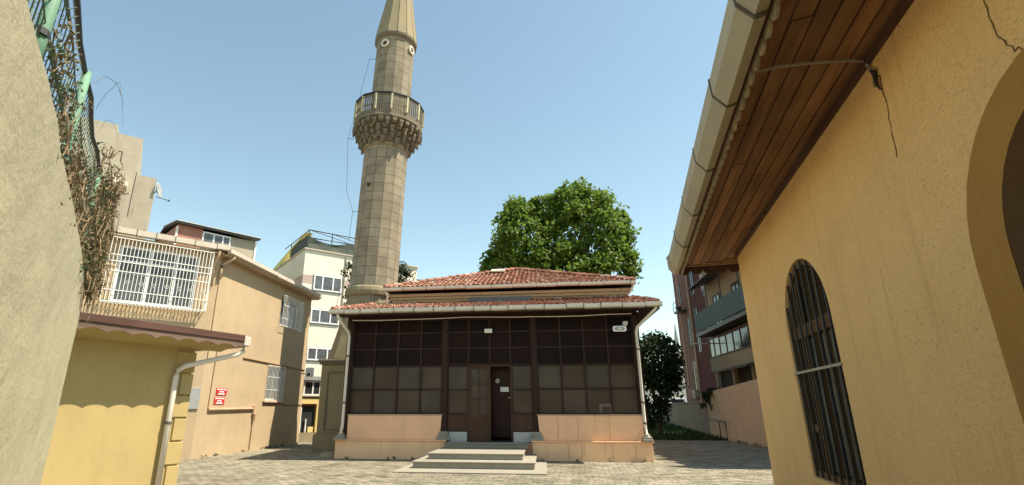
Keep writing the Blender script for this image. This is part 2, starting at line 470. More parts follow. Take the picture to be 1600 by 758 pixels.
# ------------------------------------------------------------------ tiled roofs
def tile_roof(mb, origin, u, v, poly, pw=.19, ph=.34, jitter=.006, amp=.036, seed=3):
    """separate interlocking clay tiles over a polygon given in (u, v) metres of one roof plane"""
    rnd = random.Random(seed)
    o = Vector(origin); u = Vector(u).normalized(); v = Vector(v).normalized(); n = u.cross(v).normalized()
    us = [p[0] for p in poly]; vs = [p[1] for p in poly]
    def inside(x, y):
        c = False; j = len(poly) - 1
        for i in range(len(poly)):
            xi, yi = poly[i]; xj, yj = poly[j]
            if (yi > y) != (yj > y) and x < (xj - xi) * (y - yi) / (yj - yi) + xi: c = not c
            j = i
        return c
    prof = [(0, 0), (.12, .55), (.3, 1), (.48, .55), (.6, 0), (.8, -.12), (1.02, .05)]
    r = 0; y = min(vs)
    while y < max(vs):
        x = min(us)
        while x < max(us):
            if inside(x + pw/2, y + ph/2):
                dz = rnd.gauss(0, jitter); du = rnd.gauss(0, .004); tilt = rnd.gauss(0, .012); dv = rnd.gauss(0, .008)
                lo = []; hi = []; lb = []
                for a, h in prof:
                    base = o + u * (x + a*pw + du)
                    lo.append(base + v * (y + dv) + n * (.036 + h*amp + dz + tilt * (a - .5)))
                    hi.append(base + v * (y + ph*1.02 + dv) + n * (.004 + h*amp + dz))
                    lb.append(base + v * (y + dv) + n * (.014 + h*amp + dz + tilt * (a - .5)))
                k = len(prof)
                mb.add(lo + hi + lb, [(i, i+1, k+i+1, k+i) for i in range(k-1)] + [(2*k+i, 2*k+i+1, i+1, i) for i in range(k-1)])
            x += pw
        y += ph; r += 1

def ridge_tiles(mb, a, b, r=.10, step=.38, up=(0, 0, 1), seed=5):
    rnd = random.Random(seed); a = Vector(a); b = Vector(b); d = (b - a); L = d.length; d.normalize()
    s = d.cross(Vector(up)).normalized(); w = s.cross(d).normalized()
    k = 0; x = 0
    while x < L:
        p = a + d * x + w * rnd.gauss(0, .008) + s * rnd.gauss(0, .01); q = a + d * min(x + step * 1.12, L + .03)
        vs = []
        for c, rr, lift in ((p, r * 1.12, .02), (q, r * .86, 0)):
            for i in range(8):
                t = math.pi * i / 7
                vs.append(c + s * math.cos(t) * rr + w * (math.sin(t) * rr + lift - .02))
        mb.add(vs, [(i, i+1, 9+i, 8+i) for i in range(7)] + [tuple(range(8))])
        x += step; k += 1

# ------------------------------------------------------------------ the setting
def structure(o): o['kind'] = 'structure'; return o
g = MB(); g.quad((-400, -60, 0), (400, -60, 0), (400, 900, 0), (-400, 900, 0)); structure(g.build('ground', M['earth']))
g = MB(); g.quad((-13.2, -8, .004), (9.1, -8, .004), (9.1, 29.2, .004), (-13.2, 29.2, .004)); structure(g.build('courtyard_paving', M['paving']))
g = MB(); g.add([(3.3, 29.2, .0), (9.3, 29.2, .0), (9.3, 36, .22), (3.3, 36, .22), (9.3, 46, .62), (3.3, 46, .62)], [(0,1,2,3), (3,2,4,5)]); structure(g.build('lawn_ground', M['earth']))
g = MB(); g.add([(-30, 46.5, .60), (60, 46.5, .60), (60, 62, .66), (-30, 62, .66)], [(0,1,2,3)]); structure(g.build('street', M['asphalt']))
# grass
rng = np.random.default_rng(4); n = 9000
X = 3.4 + rng.random(n) * 5.6; Y = 29.25 + rng.random(n) ** 1.4 * 16; Z = np.where(Y < 36, (Y - 29.2) / 6.8 * .22, .22 + (Y - 36) * .04)
h = .08 + rng.random(n) * .12; a = rng.random(n) * 6.28; dx = np.cos(a) * .025; dy = np.sin(a) * .025; lx = rng.normal(size=n) * .04; ly = rng.normal(size=n) * .04
V = np.stack([np.stack([X-dx, Y-dy, Z-.005], 1), np.stack([X+dx, Y+dy, Z-.005], 1), np.stack([X+lx, Y+ly, Z+h], 1)], 1).reshape(-1, 3)
me = bpy.data.meshes.new('grass'); me.from_pydata(V.tolist(), [], np.arange(3*n).reshape(-1, 3).tolist())
o = link('grass', me, M['grass']); o['kind'] = 'stuff'

# ------------------------------------------------------------------ mosque
MT = Matrix.Translation((-1.75, 17.2, 0))
mosque = thing('mosque', 'low mosque with red tiled roofs and a dark brown glazed timber porch', 'mosque', MT)
m = MB()
m.box((-6.75, 17.2, -.02), (-3.16, 20.6, .535)); m.box((-.45, 17.2, -.02), (3.12, 20.6, .535)); m.box((-3.16, 17.32, -.02), (-.45, 20.6, .50))
m.build('plinth', M['peach_low'], mosque, bevel=.012)
m = MB(); m.box((-6.79, 17.165, .535), (-3.12, 17.75, .575)); m.build('plinth_coping', M['peach'], mosque, bevel=.01)
m = MB(); m.box((-.49, 17.165, .535), (3.16, 17.75, .575)); m.build('plinth_coping', M['peach'], mosque, bevel=.01)
for pts in ([(-6.42, .575), (-3.37, .575), (-3.31, 1.31), (-6.42, 1.31)], [(-.20, .575), (2.90, .575), (2.90, 1.31), (-.26, 1.31)]):
    m = MB(); m.prism([(x, 17.30, z) for x, z in pts], (0, .16, 0))
    p = m.build('parapet', M['peach'], mosque, bevel=.008)
    m = MB(); x0 = min(q[0] for q in pts) - .02; x1 = max(q[0] for q in pts) + .02
    m.box((x0, 17.285, 1.31), (x1, 17.50, 1.345)); m.build('sill', M['cornice'], p)
# fine vertical cracks down the right parapet and plinth
m = MB()
for x in (.35, .95, 1.9): m = MB(); m.tube([(x, 17.297, 1.30), (x + .02, 17.297, .95), (x - .01, 17.297, .60)], .003, 4); m.build('crack', M['crack'], mosque)
for x in (.62, 1.02, 1.93, 2.6): m = MB(); m.tube([(x, 17.197, .53), (x + .02, 17.197, .3), (x, 17.197, .06)], .004, 4); m.build('crack', M['crack'], mosque)

# timber screen: left bay, door bay, right bay
YS = 17.45
def screen_bay(cols, rows, lowrows, wv=.055):
    f = MB(); up = MB(); lo = MB()
    for c in cols: f.box((c - wv/2, YS - .035, rows[0]), (c + wv/2, YS + .035, rows[-1]))
    for r in rows:
        for a, b in zip(cols[:-1], cols[1:]): f.box((a + wv/2, YS - .026, r - .026), (b - wv/2, YS + .026, r + .026))
    fr = f.build('window_bay', M['dark_wood'], mosque)
    for j, (z0, z1) in enumerate(zip(rows[:-1], rows[1:])):
        for a, b in zip(cols[:-1], cols[1:]):
            mb = lo if j < lowrows else up
            mb.quad((a + .02, YS + .008, z0 + .02), (b - .02, YS + .008, z0 + .02), (b - .02, YS + .008, z1 - .02), (a + .02, YS + .008, z1 - .02))
    if lo.v: lo.build('lower_pane', M['pane_low'], fr)
    if up.v: up.build('upper_pane', M['pane_up'], fr)
rows = [1.36, 2.12, 2.86, 3.43, 3.96, 4.40]
screen_bay([-6.44, -5.67, -4.86, -4.07, -3.34], rows, 2)
screen_bay([-.22, .54, 1.29, 2.05, 2.86], rows, 2)
screen_bay([-3.14, -2.46, -1.76, -1.08, -.40], [2.90, 3.43, 3.96, 4.40], 0)
screen_bay([-3.14, -2.48], [1.36, 2.10, 2.86], 2); screen_bay([-1.05, -.40], [1.36, 2.10, 2.86], 2)
m = MB(); m.box((-6.6, 17.38, 4.40), (3.02, 17.52, 4.56)); m.build('top_beam', M['dark_wood'], mosque)
for x in (-3.24, -.31, -6.53, 2.95):
    m = MB(); m.box((x - .085, 17.36, .575), (x + .085, 17.54, 4.40)); ps = m.build('post', M['dark_wood'], mosque, bevel=.012)
    if x in (-3.24, -.31):
        m = MB()
        for k, (w, z0, z1) in enumerate([(.21, .575, .66), (.175, .662, .745), (.14, .747, .83)]): m.box((x - w, 17.34 - w + .12 - .06, z0), (x + w, 17.355, z1))
        m.build('stone_base', M['marble'], ps, bevel=.01)
# panels below the side lights, and the marble blocks
for x0, x1 in ((-3.14, -2.48), (-1.05, -.40)):
    m = MB(); m.box((x0, YS - .025, .82), (x1, YS + .025, 1.33)); m.box((x0 + .09, YS - .04, .90), (x1 - .09, YS - .026, 1.25)); m.build('wood_panel', M['door_wood'], mosque, bevel=.006)
    m = MB(); m.box((x0 + (.06 if x0 < -2 else .02), YS - .11, .52), (x1 - .02, YS + .06, .815)); m.build('marble_block', M['white_marble'], mosque, bevel=.006)
# door leaves
def leaf(x0, x1, y, z0, z1, mat, panes):
    f = MB(); w = .085
    rails = [z0, z0 + .74, z1 - .06] if panes else None
    f.box((x0, y - .022, z0), (x0 + w, y + .022, z1)); f.box((x1 - w, y - .022, z0), (x1, y + .022, z1))
    f.box((x0 + w, y - .02, z0), (x1 - w, y + .02, z0 + .12)); f.box((x0 + w, y - .02, z0 + .72), (x1 - w, y + .02, z0 + .82)); f.box((x0 + w, y - .02, z1 - .08), (x1 - w, y + .02, z1))
    f.box((x0 + w, y - .008, z0 + .12), (x1 - w, y + .008, z0 + .72))
    zc = [z0 + .82 + (z1 - .08 - z0 - .82) * k / 3 for k in range(4)]; xm = (x0 + x1) / 2
    f.box((xm - .016, y - .018, zc[0]), (xm + .016, y + .018, zc[3]))
    for z in zc[1:3]: f.box((x0 + w, y - .014, z - .014), (xm - .016, y + .014, z + .014)); f.box((xm + .016, y - .014, z - .014), (x1 - w, y + .014, z + .014))
    d = f.build('door', mat, mosque)
    p = MB()
    for k in range(3):
        for a, b in ((x0 + w, xm), (xm, x1 - w)): p.quad((a, y + .004, zc[k]), (b, y + .004, zc[k]), (b, y + .004, zc[k+1]), (a, y + .004, zc[k+1]))
    p.build('pane', M['pane_low'], d)
leaf(-2.44, -1.79, YS - .01, .53, 2.82, M['door_wood'], True)
m = MB()
m.box((-2.48, YS - .04, .52), (-2.44, YS + .04, 2.87)); m.box((-1.79, YS - .04, .52), (-1.745, YS + .04, 2.87)); m.box((-1.10, YS - .04, .52), (-1.05, YS + .04, 2.87)); m.box((-2.44, YS - .04, 2.83), (-1.79, YS + .04, 2.87)); m.box((-1.745, YS - .04, 2.83), (-1.10, YS + .04, 2.87))
m.build('door_frame', M['door_wood'], mosque)
# inner door standing in the dark lobby
m = MB(); m.box((-1.80, 18.0, .62), (-.98, 18.05, 2.95)); m.box((-1.66, 17.985, 1.72), (-1.14, 17.999, 2.75)); m.box((-1.66, 17.985, .80), (-1.14, 17.999, 1.5))
d = m.build('inner_door', M['red_wood'], mosque, bevel=.008)
m = MB(); m.box((-1.13, 17.95, 1.72), (-1.10, 17.98, 1.98)); m.tube([(-1.115, 17.97, 1.86), (-1.115, 17.93, 1.86), (-1.22, 17.93, 1.86)], .011, 6); m.build('handle', M['gutter_white'], d)
m = MB(); m.box((-1.47, 17.975, 2.05), (-1.19, 17.983, 2.20)); nt = m.build('notice', M['sign_white'], d)
m = MB(T=Matrix.Translation((-1.56, 17.98, 2.40)) @ Matrix.Rotation(R(90), 4, 'X')); m.lathe([(.075, -.004), (.075, .008)], 14); m.build('round_badge', M['gutter_white'], d)
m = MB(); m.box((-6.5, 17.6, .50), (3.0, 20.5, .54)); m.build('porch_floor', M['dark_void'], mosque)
m = MB(); m.box((-6.7, 18.9, .54), (3.06, 19.0, 4.5)); m.box((-6.75, 17.56, .54), (-6.60, 18.9, 4.56)); m.box((3.02, 17.56, .54), (3.10, 18.9, 4.56)); m.build('porch_wall', M['red_wood'], mosque)
# porch roof
EY, EZ = 16.50, 4.66
UY, UZ = 20.6, 5.60
m = MB(); m.prism([(-6.95, EY, EZ - .03), (3.6, EY, EZ - .03), (3.6, UY, UZ - .03), (-6.95, UY, UZ - .03)], (0, 0, -.07))
pr = m.build('porch_roof', M['dark_wood'], mosque)
m = MB(); v = Vector((0, UY - EY, UZ - EZ)); tile_roof(m, (-6.97, EY - .06, EZ - .03), (1, 0, 0), v, [(0, 0), (10.62, 0), (10.55, v.length), (.05, v.length)])
m.build('tiles', M['tile'], pr, smooth=False)
for a_, b_, r_, s_ in (((3.56, EY, EZ + .03), (3.52, UY, UZ + .05), .075, .38), ((-6.9, EY, EZ + .03), (-6.9, UY, UZ + .05), .075, .38), ((-.4, UY - .12, UZ + .02), (3.5, UY - .12, UZ + .02), .08, .3), ((-6.8, UY - .12, UZ), (-2.9, UY - .12, UZ), .05, .45)):
    m = MB(); ridge_tiles(m, a_, b_, r_, s_); m.build('ridge_tiles', M['tile'], pr)
m = MB(); m.prism([(-6.93, 16.53, 4.49), (3.58, 16.53, 4.49), (3.58, 17.38, 4.53), (-6.93, 17.38, 4.53)], (0, 0, .015)); m.prism([(3.12, 17.38, 4.53), (3.58, 17.38, 4.53), (3.58, 20.6, 4.56), (3.12, 20.6, 4.56)], (0, 0, .015)); m.build('soffit', M['dark_wood'], pr)
m = MB(); m.box((-6.93, 16.505, 4.45), (3.58, 16.527, 4.63)); m.box((3.585, 16.53, 4.45), (3.605, 20.6, 4.66)); m.build('fascia', M['dark_wood'], pr)
def gutter_run(parent, T, x0, x1, seg, prof, mat, strap=True, seed=1):
    rnd = random.Random(seed); gm = MB(T); js = []; x = x0
    cy = sum(p[0] for p in prof) / len(prof); cz = sum(p[1] for p in prof) / len(prof)
    big = [(cy + (y - cy) * 1.07, cz + (z - cz) * 1.09) for y, z in prof]
    while x < x1 - .05:
        L = min(seg * rnd.uniform(.8, 1.15), x1 - x); dz = rnd.gauss(0, .006); dy = rnd.gauss(0, .004)
        gm.section([(y + dy, z + dz) for y, z in prof], x + .004, x + L - .004)
        if x > x0 + .1: js.append(x)
        x += L
    gp = gm.build('gutter', mat, parent)
    for x in js: MB(T).section(big, x - .012, x + .012).build('joint', M['seam'], gp)
    return gp
gp = gutter_run(pr, Matrix.Identity(4), -6.98, 3.66, .62, [(16.36, 4.64), (16.355, 4.525), (16.39, 4.50), (16.49, 4.495), (16.50, 4.64), (16.48, 4.64), (16.47, 4.54), (16.385, 4.54), (16.38, 4.64)], M['gutter_white'])
# white cable sagging under the eave
m = MB(); m.tube([(-6.45 + 9.3*k/12, 17.20 + .05*math.sin(k*2.1), 4.405 - .02*math.sin(k*.9) ) for k in range(13)], .016, 6); single(m, 'eave_cable', M['white_paint'], 'thin white cable running under the porch eave of the mosque', 'cable')
# downpipes of the porch
def pipe(pts, r, parent, mat=None, clips=()):
    m = MB(); m.tube(pts, r, 10); p = m.build('downpipe', mat or M['pipe'], parent, True)
    for c in clips: m = MB(); m.tube([Vector(c) - Vector((0, 0, .025)), Vector(c) + Vector((0, 0, .025))], r * 1.25, 10); m.build('clip', M['seam'], p)
    return p
pipe([(3.50, 16.50, 4.50), (3.42, 16.6, 4.40), (2.98, 17.16, 3.98), (2.95, 17.22, 3.85), (2.95, 17.24, 1.0), (2.97, 17.20, .78), (3.03, 17.10, .66)], .05, mosque, None, [(2.95, 17.225, 3.3), (2.95, 17.235, 1.7), (2.95, 17.237, 1.1)])
pipe([(-6.72, 16.48, 4.50), (-6.68, 16.55, 4.35), (-6.52, 17.1, 3.98), (-6.53, 17.2, 3.82), (-6.55, 17.2, 1.0), (-6.57, 17.15, .72)], .05, mosque, None, [(-6.535, 17.2, 3.2), (-6.545, 17.2, 1.7)])
for x in (-6.56, 3.0):
    m = MB()
    for w, z0, z1 in ((.19, .576, .64), (.15, .642, .71), (.10, .712, .78)): m.box((x - w, 17.22 - w, z0), (x + w * .7, 17.29, z1))
    m.build('pipe_base', M['marble'], mosque, bevel=.012)
# hall behind the porch
m = MB(); m.box((-6.0, 20.6, 0), (3.22, 30.0, 6.0)); m.build('hall_wall', M['hall_plaster'], mosque)
m = MB()
for y, z0, z1 in ((20.52, 5.62, 5.74), (20.46, 5.742, 5.85), (20.38, 5.852, 5.97)): m.box((-6.0 - (20.6 - y), y, z0), (3.22 + (20.6 - y), 20.7, z1))
m.build('cornice', M['cornice'], mosque, bevel=.012)
m = MB(); m.box((-2.85, 20.2, 5.50), (-.45, 20.5, 5.72)); m.build('flashing', M['flash'], mosque, bevel=.01)
m = MB(); m.box((-.1, 20.57, 5.55), (1.2, 20.597, 5.63)); m.build('slot_opening', M['dark_void'], mosque)
HX0, HX1, HY0, HY1, HZ = -6.3, 3.56, 20.12, 30.5, 6.20
A = Vector((-1.25, 25.3, 8.12))
P = [Vector((HX0, HY0, HZ)), Vector((HX1, HY0, HZ)), Vector((HX1, HY1, HZ)), Vector((HX0, HY1, HZ))]
m = MB(); m.add(P + [A - Vector((0, 0, .06))] + [p - Vector((0, 0, .10)) for p in P], [(0,1,4), (1,2,4), (2,3,4), (3,0,4), (5,6,1,0), (6,7,2,1), (7,8,3,2), (8,5,0,3), (8,7,6,5)])
hr = m.build('hall_roof', M['dark_wood'], mosque)
m = MB()
for k in range(4):
    a, b = P[k], P[(k+1) % 4]; u = (b - a).normalized(); L = (b - a).length
    t = (A - a).dot(u); f = a + u * t; v = A - f
    tile_roof(m, a - v.normalized() * .06, u, v, [(0, 0), (L, 0), (t, v.length + .06)], seed=20 + k)
m.build('tiles', M['tile'], hr)
for p in P:
    m = MB(); ridge_tiles(m, p + Vector((0, 0, .03)), A + Vector((0, 0, .05)), .10, .42); m.build('ridge_tiles', M['tile'], hr)
m = MB(); p0 = P[0]; 
vdir = (A - Vector((A.x, HY0, HZ))).normalized(); c = Vector((-2.0, HY0, HZ)) + vdir * 4.0 + Vector((0, -.02, .09))
m.prism([c + Vector((-.32, 0, 0)), c + Vector((.32, 0, 0)), c + Vector((.32, 0, 0)) + vdir * .5, c + Vector((-.32, 0, 0)) + vdir * .5], (0, -.02, .07)); m.build('roof_hatch', M['white_apt'], hr, bevel=.01)
gutter_run(hr, Matrix.Identity(4), -6.35, 3.60, .95, [(20.0, 6.18), (19.995, 6.075), (20.03, 6.05), (20.12, 6.045), (20.13, 6.19), (20.11, 6.19), (20.10, 6.09), (20.03, 6.09), (20.02, 6.18)], M['gutter_white'], seed=3)
pipe([(3.5, 20.1, 6.0), (3.4, 20.4, 5.8), (3.3, 20.5, 5.7), (3.3, 20.5, 5.45)], .04, mosque)
pipe([(-6.2, 20.05, 6.0), (-6.15, 20.1, 5.9), (-6.15, 20.1, 5.48)], .04, mosque)

# entrance steps
ET = Matrix.Translation((-1.9, 15.4, 0))
st = thing('entrance_steps', 'grey marble steps leading up to the mosque door', 'steps', ET)
for nm, a, b in (('base_slab', (-3.82, 13.62, 0), (-.04, 17.15, .035)), ('step', (-3.50, 14.42, .037), (-.34, 17.15, .205)), ('step', (-3.22, 15.02, .207), (-.66, 17.15, .365)), ('landing', (-3.14, 17.0, .367), (-.57, 17.40, .52))):
    m = MB(); m.box(a, (b[0], b[1], b[2] - .035) if nm != 'base_slab' else b)
    s = m.build(nm, M['marble'], st, bevel=.008)
    if nm != 'base_slab':
        m = MB(); m.box((a[0] - .025, a[1] - .03, b[2] - .0345), (b[0] + .025, b[1], b[2])); m.build('tread', M['marble'], s, bevel=.008)

# lamps on the porch
def floodlight(x, y, z, label, w=.17, yaw=0):
    T = Matrix.Translation((x, y, z)) @ Matrix.Rotation(R(yaw), 4, 'Z')
    t = thing('floodlight', label, 'lamp', T, 'floodlights on the mosque porch')
    m = MB(T @ Matrix.Rotation(R(18), 4, 'X')); m.box((-w/2, -.07, -.065), (w/2, 0, .065)); b = m.build('housing', M['white_plastic'], t, bevel=.012)
    m = MB(T @ Matrix.Rotation(R(18), 4, 'X')); m.box((-w*.38, -.074, -.045), (w*.38, -.0705, .045)); m.build('lens', M['lamp_glass'], b)
    m = MB(T); m.box((-.02, 0, -.02), (.02, .12, .02)); m.build('bracket', M['grey_metal'], t)
floodlight(-1.78, 17.28, 3.98, 'small white floodlight above the porch door', .25)
floodlight(2.62, 17.28, 4.14, 'tiny white floodlight above the horn loudspeaker at the porch corner', .15, 25)
T = Matrix.Translation((2.42, 17.2, 3.93))
t = thing('horn_loudspeaker', 'oblong white horn loudspeaker below the right corner of the porch eave', 'loudspeaker', T)
m = MB(T); m.prism([(-.21 * c, -.16, .09 * s) for c, s in ((1, .6), (.85, 1), (-.85, 1), (-1, .6), (-1, -.6), (-.85, -1), (.85, -1), (1, -.6))], (0, .025, 0))
for k, (w, h, y0, y1) in enumerate([(.17, .07, -.134, -.06), (.10, .05, -.059, .02), (.05, .04, .021, .14)]): m.box((-w, y0, -h), (w, y1, h))
b = m.build('housing', M['white_plastic'], t, bevel=.008)
m = MB(T); m.prism([(-.16 * math.cos(a), -.166, .062 * math.sin(a)) for a in [k * math.pi / 10 for k in range(20)]], (0, .004, 0)); m.build('mouth', M['grey_metal'], b)
m = MB(T); m.prism([(-.055 * math.cos(a), -.175, .04 * math.sin(a)) for a in [k * math.pi / 8 for k in range(16)]], (0, .008, 0)); m.build('driver', M['lamp_glass'], b)

# white plastic chair inside the porch, seen through the dusty glass
T = Matrix.Translation((1.88, 17.86, .54))
t = thing('plastic_chair', 'white plastic chair back seen behind the lower glass of the porch', 'chair', T)
m = MB(T)
def ring(m, w, z0, z1, y, tk, d=.03):
    m.box((-w, y, z0), (-w + tk, y + d, z1)); m.box((w - tk, y, z0), (w, y + d, z1)); m.box((-w + tk, y, z1 - tk), (w - tk, y + d, z1)); m.box((-w + tk, y, z0), (w - tk, y + d, z0 + tk))
ring(m, .20, .62, 1.12, -.24, .085); m.build('backrest', M['white_plastic'], t, bevel=.02)
m = MB(T); m.box((-.21, -.2, .60), (.21, .22, .615)); m.build('seat', M['white_plastic'], t)
for sx in (-1, 1):
    for sy in (-.19, .19):
        m = MB(T); m.tube([(sx*.17, sy, .60), (sx*.20, sy*1.1, .0)], .018, 6); m.build('leg', M['white_plastic'], t)

# ------------------------------------------------------------------ minaret (leaning a little)
MS = .94
LEAN = Matrix.Translation((-8.2*MS, 23.7*MS, 1.5*(1-MS))) @ Matrix.Rotation(R(1.92), 4, 'Y') @ Matrix.Scale(MS, 4)
mn = thing('minaret', 'tall slender stone minaret with a corbelled balcony leaning slightly right', 'minaret', Matrix.Translation((-8.2*MS, 23.7*MS, 0)) @ Matrix.Rotation(R(1.92), 4, 'Y'))
T0 = Matrix.Translation((-8.2*MS, 23.7*MS, 1.5*(1-MS))) @ Matrix.Scale(MS, 4)
m = MB(T0); m.box((-1.52, -1.52, -.12), (1.52, 1.52, .5)); m.box((-1.42, -1.42, .5), (1.42, 1.42, 3.35)); m.build('pedestal', M['stone_plain'], mn, bevel=.03)
m = MB(T0); m.box((-1.5, -1.5, 3.352), (1.5, 1.5, 3.45)); m.box((-1.56, -1.56, 3.452), (1.56, 1.56, 3.58)); m.build('moulding', M['stone_dark'], mn, bevel=.03)
m = MB(T0)
for x0, x1 in ((-1.12, -1.06), (1.06, 1.12)): m.box((x0, -1.46, .65), (x1, -1.421, 3.05))
m.box((-1.06, -1.46, 2.99), (1.06, -1.421, 3.05)); m.box((-1.06, -1.44, .65), (1.06, -1.421, .71)); m.build('panel_moulding', M['stone_dark'], mn)
# tapering transition from square to round
m = MB(LEAN); n = 16; vs = []
levels = [(3.58, 1.48, 1), (4.6, 1.36, .62), (5.6, 1.24, .3), (6.45, 1.19, 0)]
for z, r, sq in levels:
    for k in range(n):
        a = 2 * math.pi * (k + .5) / n; c, s = math.cos(a), math.sin(a); q = 1 / max(abs(c), abs(s)); q = min(q, 1.36)
        rr = r * (1 - sq + sq * q); vs.append((rr * c, rr * s, z))
m.add(vs, [(i*n + k, i*n + (k+1) % n, (i+1)*n + (k+1) % n, (i+1)*n + k) for i in range(3) for k in range(n)]); m.build('transition', M['stone_plain'], mn)
m = MB(LEAN); m.lathe([(1.2, 6.45), (1.29, 6.52), (1.32, 6.7), (1.29, 6.86), (1.2, 6.93)], 24); m.build('base_ring', M['stone_plain'], mn)
m = MB(LEAN); m.lathe([(1.14, 6.93), (1.125, 14.15)], 14, .3); m.build('shaft', M['stone'], mn)
m = MB(LEAN); m.box((-.42, -1.15, 11.9), (-.32, -1.05, 12.05)); m.build('slit_window', M['dark_void'], mn)
m = MB(LEAN); m.lathe([(1.14, 14.15), (1.18, 14.2), (1.18, 14.28), (1.14, 14.32)], 24); m.build('shaft_ring', M['stone_plain'], mn)
# corbelled balcony: tiers of little hanging niches
m = MB(LEAN); m.lathe([(1.15, 14.3), (1.24, 14.55), (1.38, 14.85), (1.55, 15.15), (1.70, 15.4)], 28); m.build('corbel_core', M['stone_dark'], mn)
m = MB(LEAN); rnd = random.Random(2)
for tier, (z, r, cnt) in enumerate([(14.42, 1.20, 22), (14.68, 1.33, 26), (14.94, 1.49, 28), (15.20, 1.66, 32)]):
    for k in range(cnt):
        a = 2 * math.pi * (k + .5 * (tier % 2)) / cnt; w = .62 * math.pi * r / cnt
        Tn = LEAN @ Matrix.Rotation(a, 4, 'Z') @ Matrix.Translation((r, 0, z)); o_ = m.T; m.T = Tn
        dd = .12 + rnd.uniform(-.03, .06); hh = .15 + rnd.uniform(-.05, .03); drop = (.14 if k % 2 else .04) + rnd.uniform(-.03, .05)
        m.prism([(-.12, -w, hh), (dd, -w, hh), (dd, -w, 0), (dd * .35, -w, -drop), (-.12, -w, -drop)], (0, 2*w, 0))
        if k % 2: m.prism([(dd*.3, -w*.4, -drop), (dd*.9, -w*.4, -drop*.3), (dd*.8, -w*.4, -drop - .11), (dd*.4, -w*.4, -drop - .11)], (0, .8*w, 0))
        m.T = o_
m.build('corbel', M['stone_dark'], mn)
m = MB(LEAN); m.lathe([(1.70, 15.4), (1.82, 15.43), (1.82, 15.54), (1.78, 15.6), (1.0, 15.6)], 14, .3); m.build('balcony_floor', M['stone_dark'], mn)
m = MB(LEAN); m.lathe([(1.84, 16.71), (1.84, 16.77), (1.70, 16.77), (1.70, 16.71), (1.84, 16.71)], 14, .3, cap=False); m.build('handrail', M['dark_metal'], mn)
bl = MB(LEAN); n = 14
for k in range(n):
    a = 2 * math.pi * (k + .3) / n; a2 = 2 * math.pi * (k + 1.3) / n
    p = Vector((math.cos(a), math.sin(a), 0)); q = Vector((math.cos(a2), math.sin(a2), 0))
    Tn = LEAN @ Matrix.Rotation(a, 4, 'Z') @ Matrix.Translation((1.775, 0, 0)); MB(Tn).box((-.03, -.04, 15.78), (.085, .04, 16.66)).build('railing_post', M['yellow_stone'], mn)
    for j in range(1, 6):
        w = p.lerp(q, j / 6) * 1.765; an = math.atan2(w.y, w.x)
        bl.T = LEAN @ Matrix.Translation(w) @ Matrix.Rotation(an, 4, 'Z'); bl.box((-.03, -.028, 15.6), (.03, .028, 16.70))
    for z in (15.66, 16.12, 16.62):
        mid = (p + q) * .5 * 1.765; an = math.atan2(mid.y, mid.x); hw = (q - p).length * .5 * 1.7
        bl.T = LEAN @ Matrix.Translation(mid) @ Matrix.Rotation(an, 4, 'Z'); bl.box((-.02, -hw, z - (.07 if z < 15.7 else .03)), (.02, hw, z + (.12 if z < 15.7 else .03)))
bl.build('baluster', M['stone_dark'], mn)
m = MB(LEAN); m.lathe([(1.06, 15.6), (1.045, 20.75)], 14, .3); m.build('upper_shaft', M['stone'], mn)
m = MB(LEAN); m.lathe([(1.05, 20.7), (1.17, 20.82), (1.19, 20.95), (1.16, 21.0)], 14, .3); m.build('spire_eave', M['stone_dark'], mn)
m = MB(LEAN); m.lathe([(1.16, 21.0), (.02, 28.6)], 14, .3)
for k in range(14):
    a = 2 * math.pi * (k + .3) / 14; m.tube([(1.16*math.cos(a), 1.16*math.sin(a), 21.02), (.03*math.cos(a), .03*math.sin(a), 28.55)], [.025, .012], 5)
m.build('spire', M['stone_lead'], mn)
m = MB(LEAN); m.lathe([(.03, 28.5), (.05, 28.8), (.14, 28.95), (.05, 29.1), (.10, 29.25), (.02, 29.4), (.015, 29.8)], 10); m.build('finial', M['grey_metal'], mn)
for az_, nm in ((-104, 'porthole'), (-18, 'porthole')):
    Tn = LEAN @ Matrix.Rotation(R(az_), 4, 'Z') @ Matrix.Translation((1.02, 0, 20.25)) @ Matrix.Rotation(R(90), 4, 'Y')
    m = MB(Tn); m.lathe([(.22, 0), (.23, .09), (.15, .10), (.14, .03)], 20, cap=False); pt = m.build(nm, M['white_apt'], mn)
    m = MB(Tn); m.lathe([(.14, .02), (.10, .05), (.03, .09)], 16); m.build('disc', M['dark_metal'], pt)
m = MB(LEAN)
for z in (15.0, 19.9, 17.6, 10.9): r = 1.8 if z == 15.0 else 1.1; m.tube([(-r + .1, -.2, z), (-r - .28, -.25, z)], .014, 5)
m.build('wire_bracket', M['dark_metal'], mn)
m = MB(LEAN); m.tube([(-1.36, -.25, 19.9), (-1.7, -.25, 17.3), (-2.06, -.25, 15.0), (-1.8, -.25, 12), (-1.36, -.25, 10.9), (-1.42, -.3, 8), (-1.7, -.3, 5.5)], .010, 4); single(m, 'lightning_wire', M['wire'], 'thin wire hanging down the left side of the minaret', 'wire')

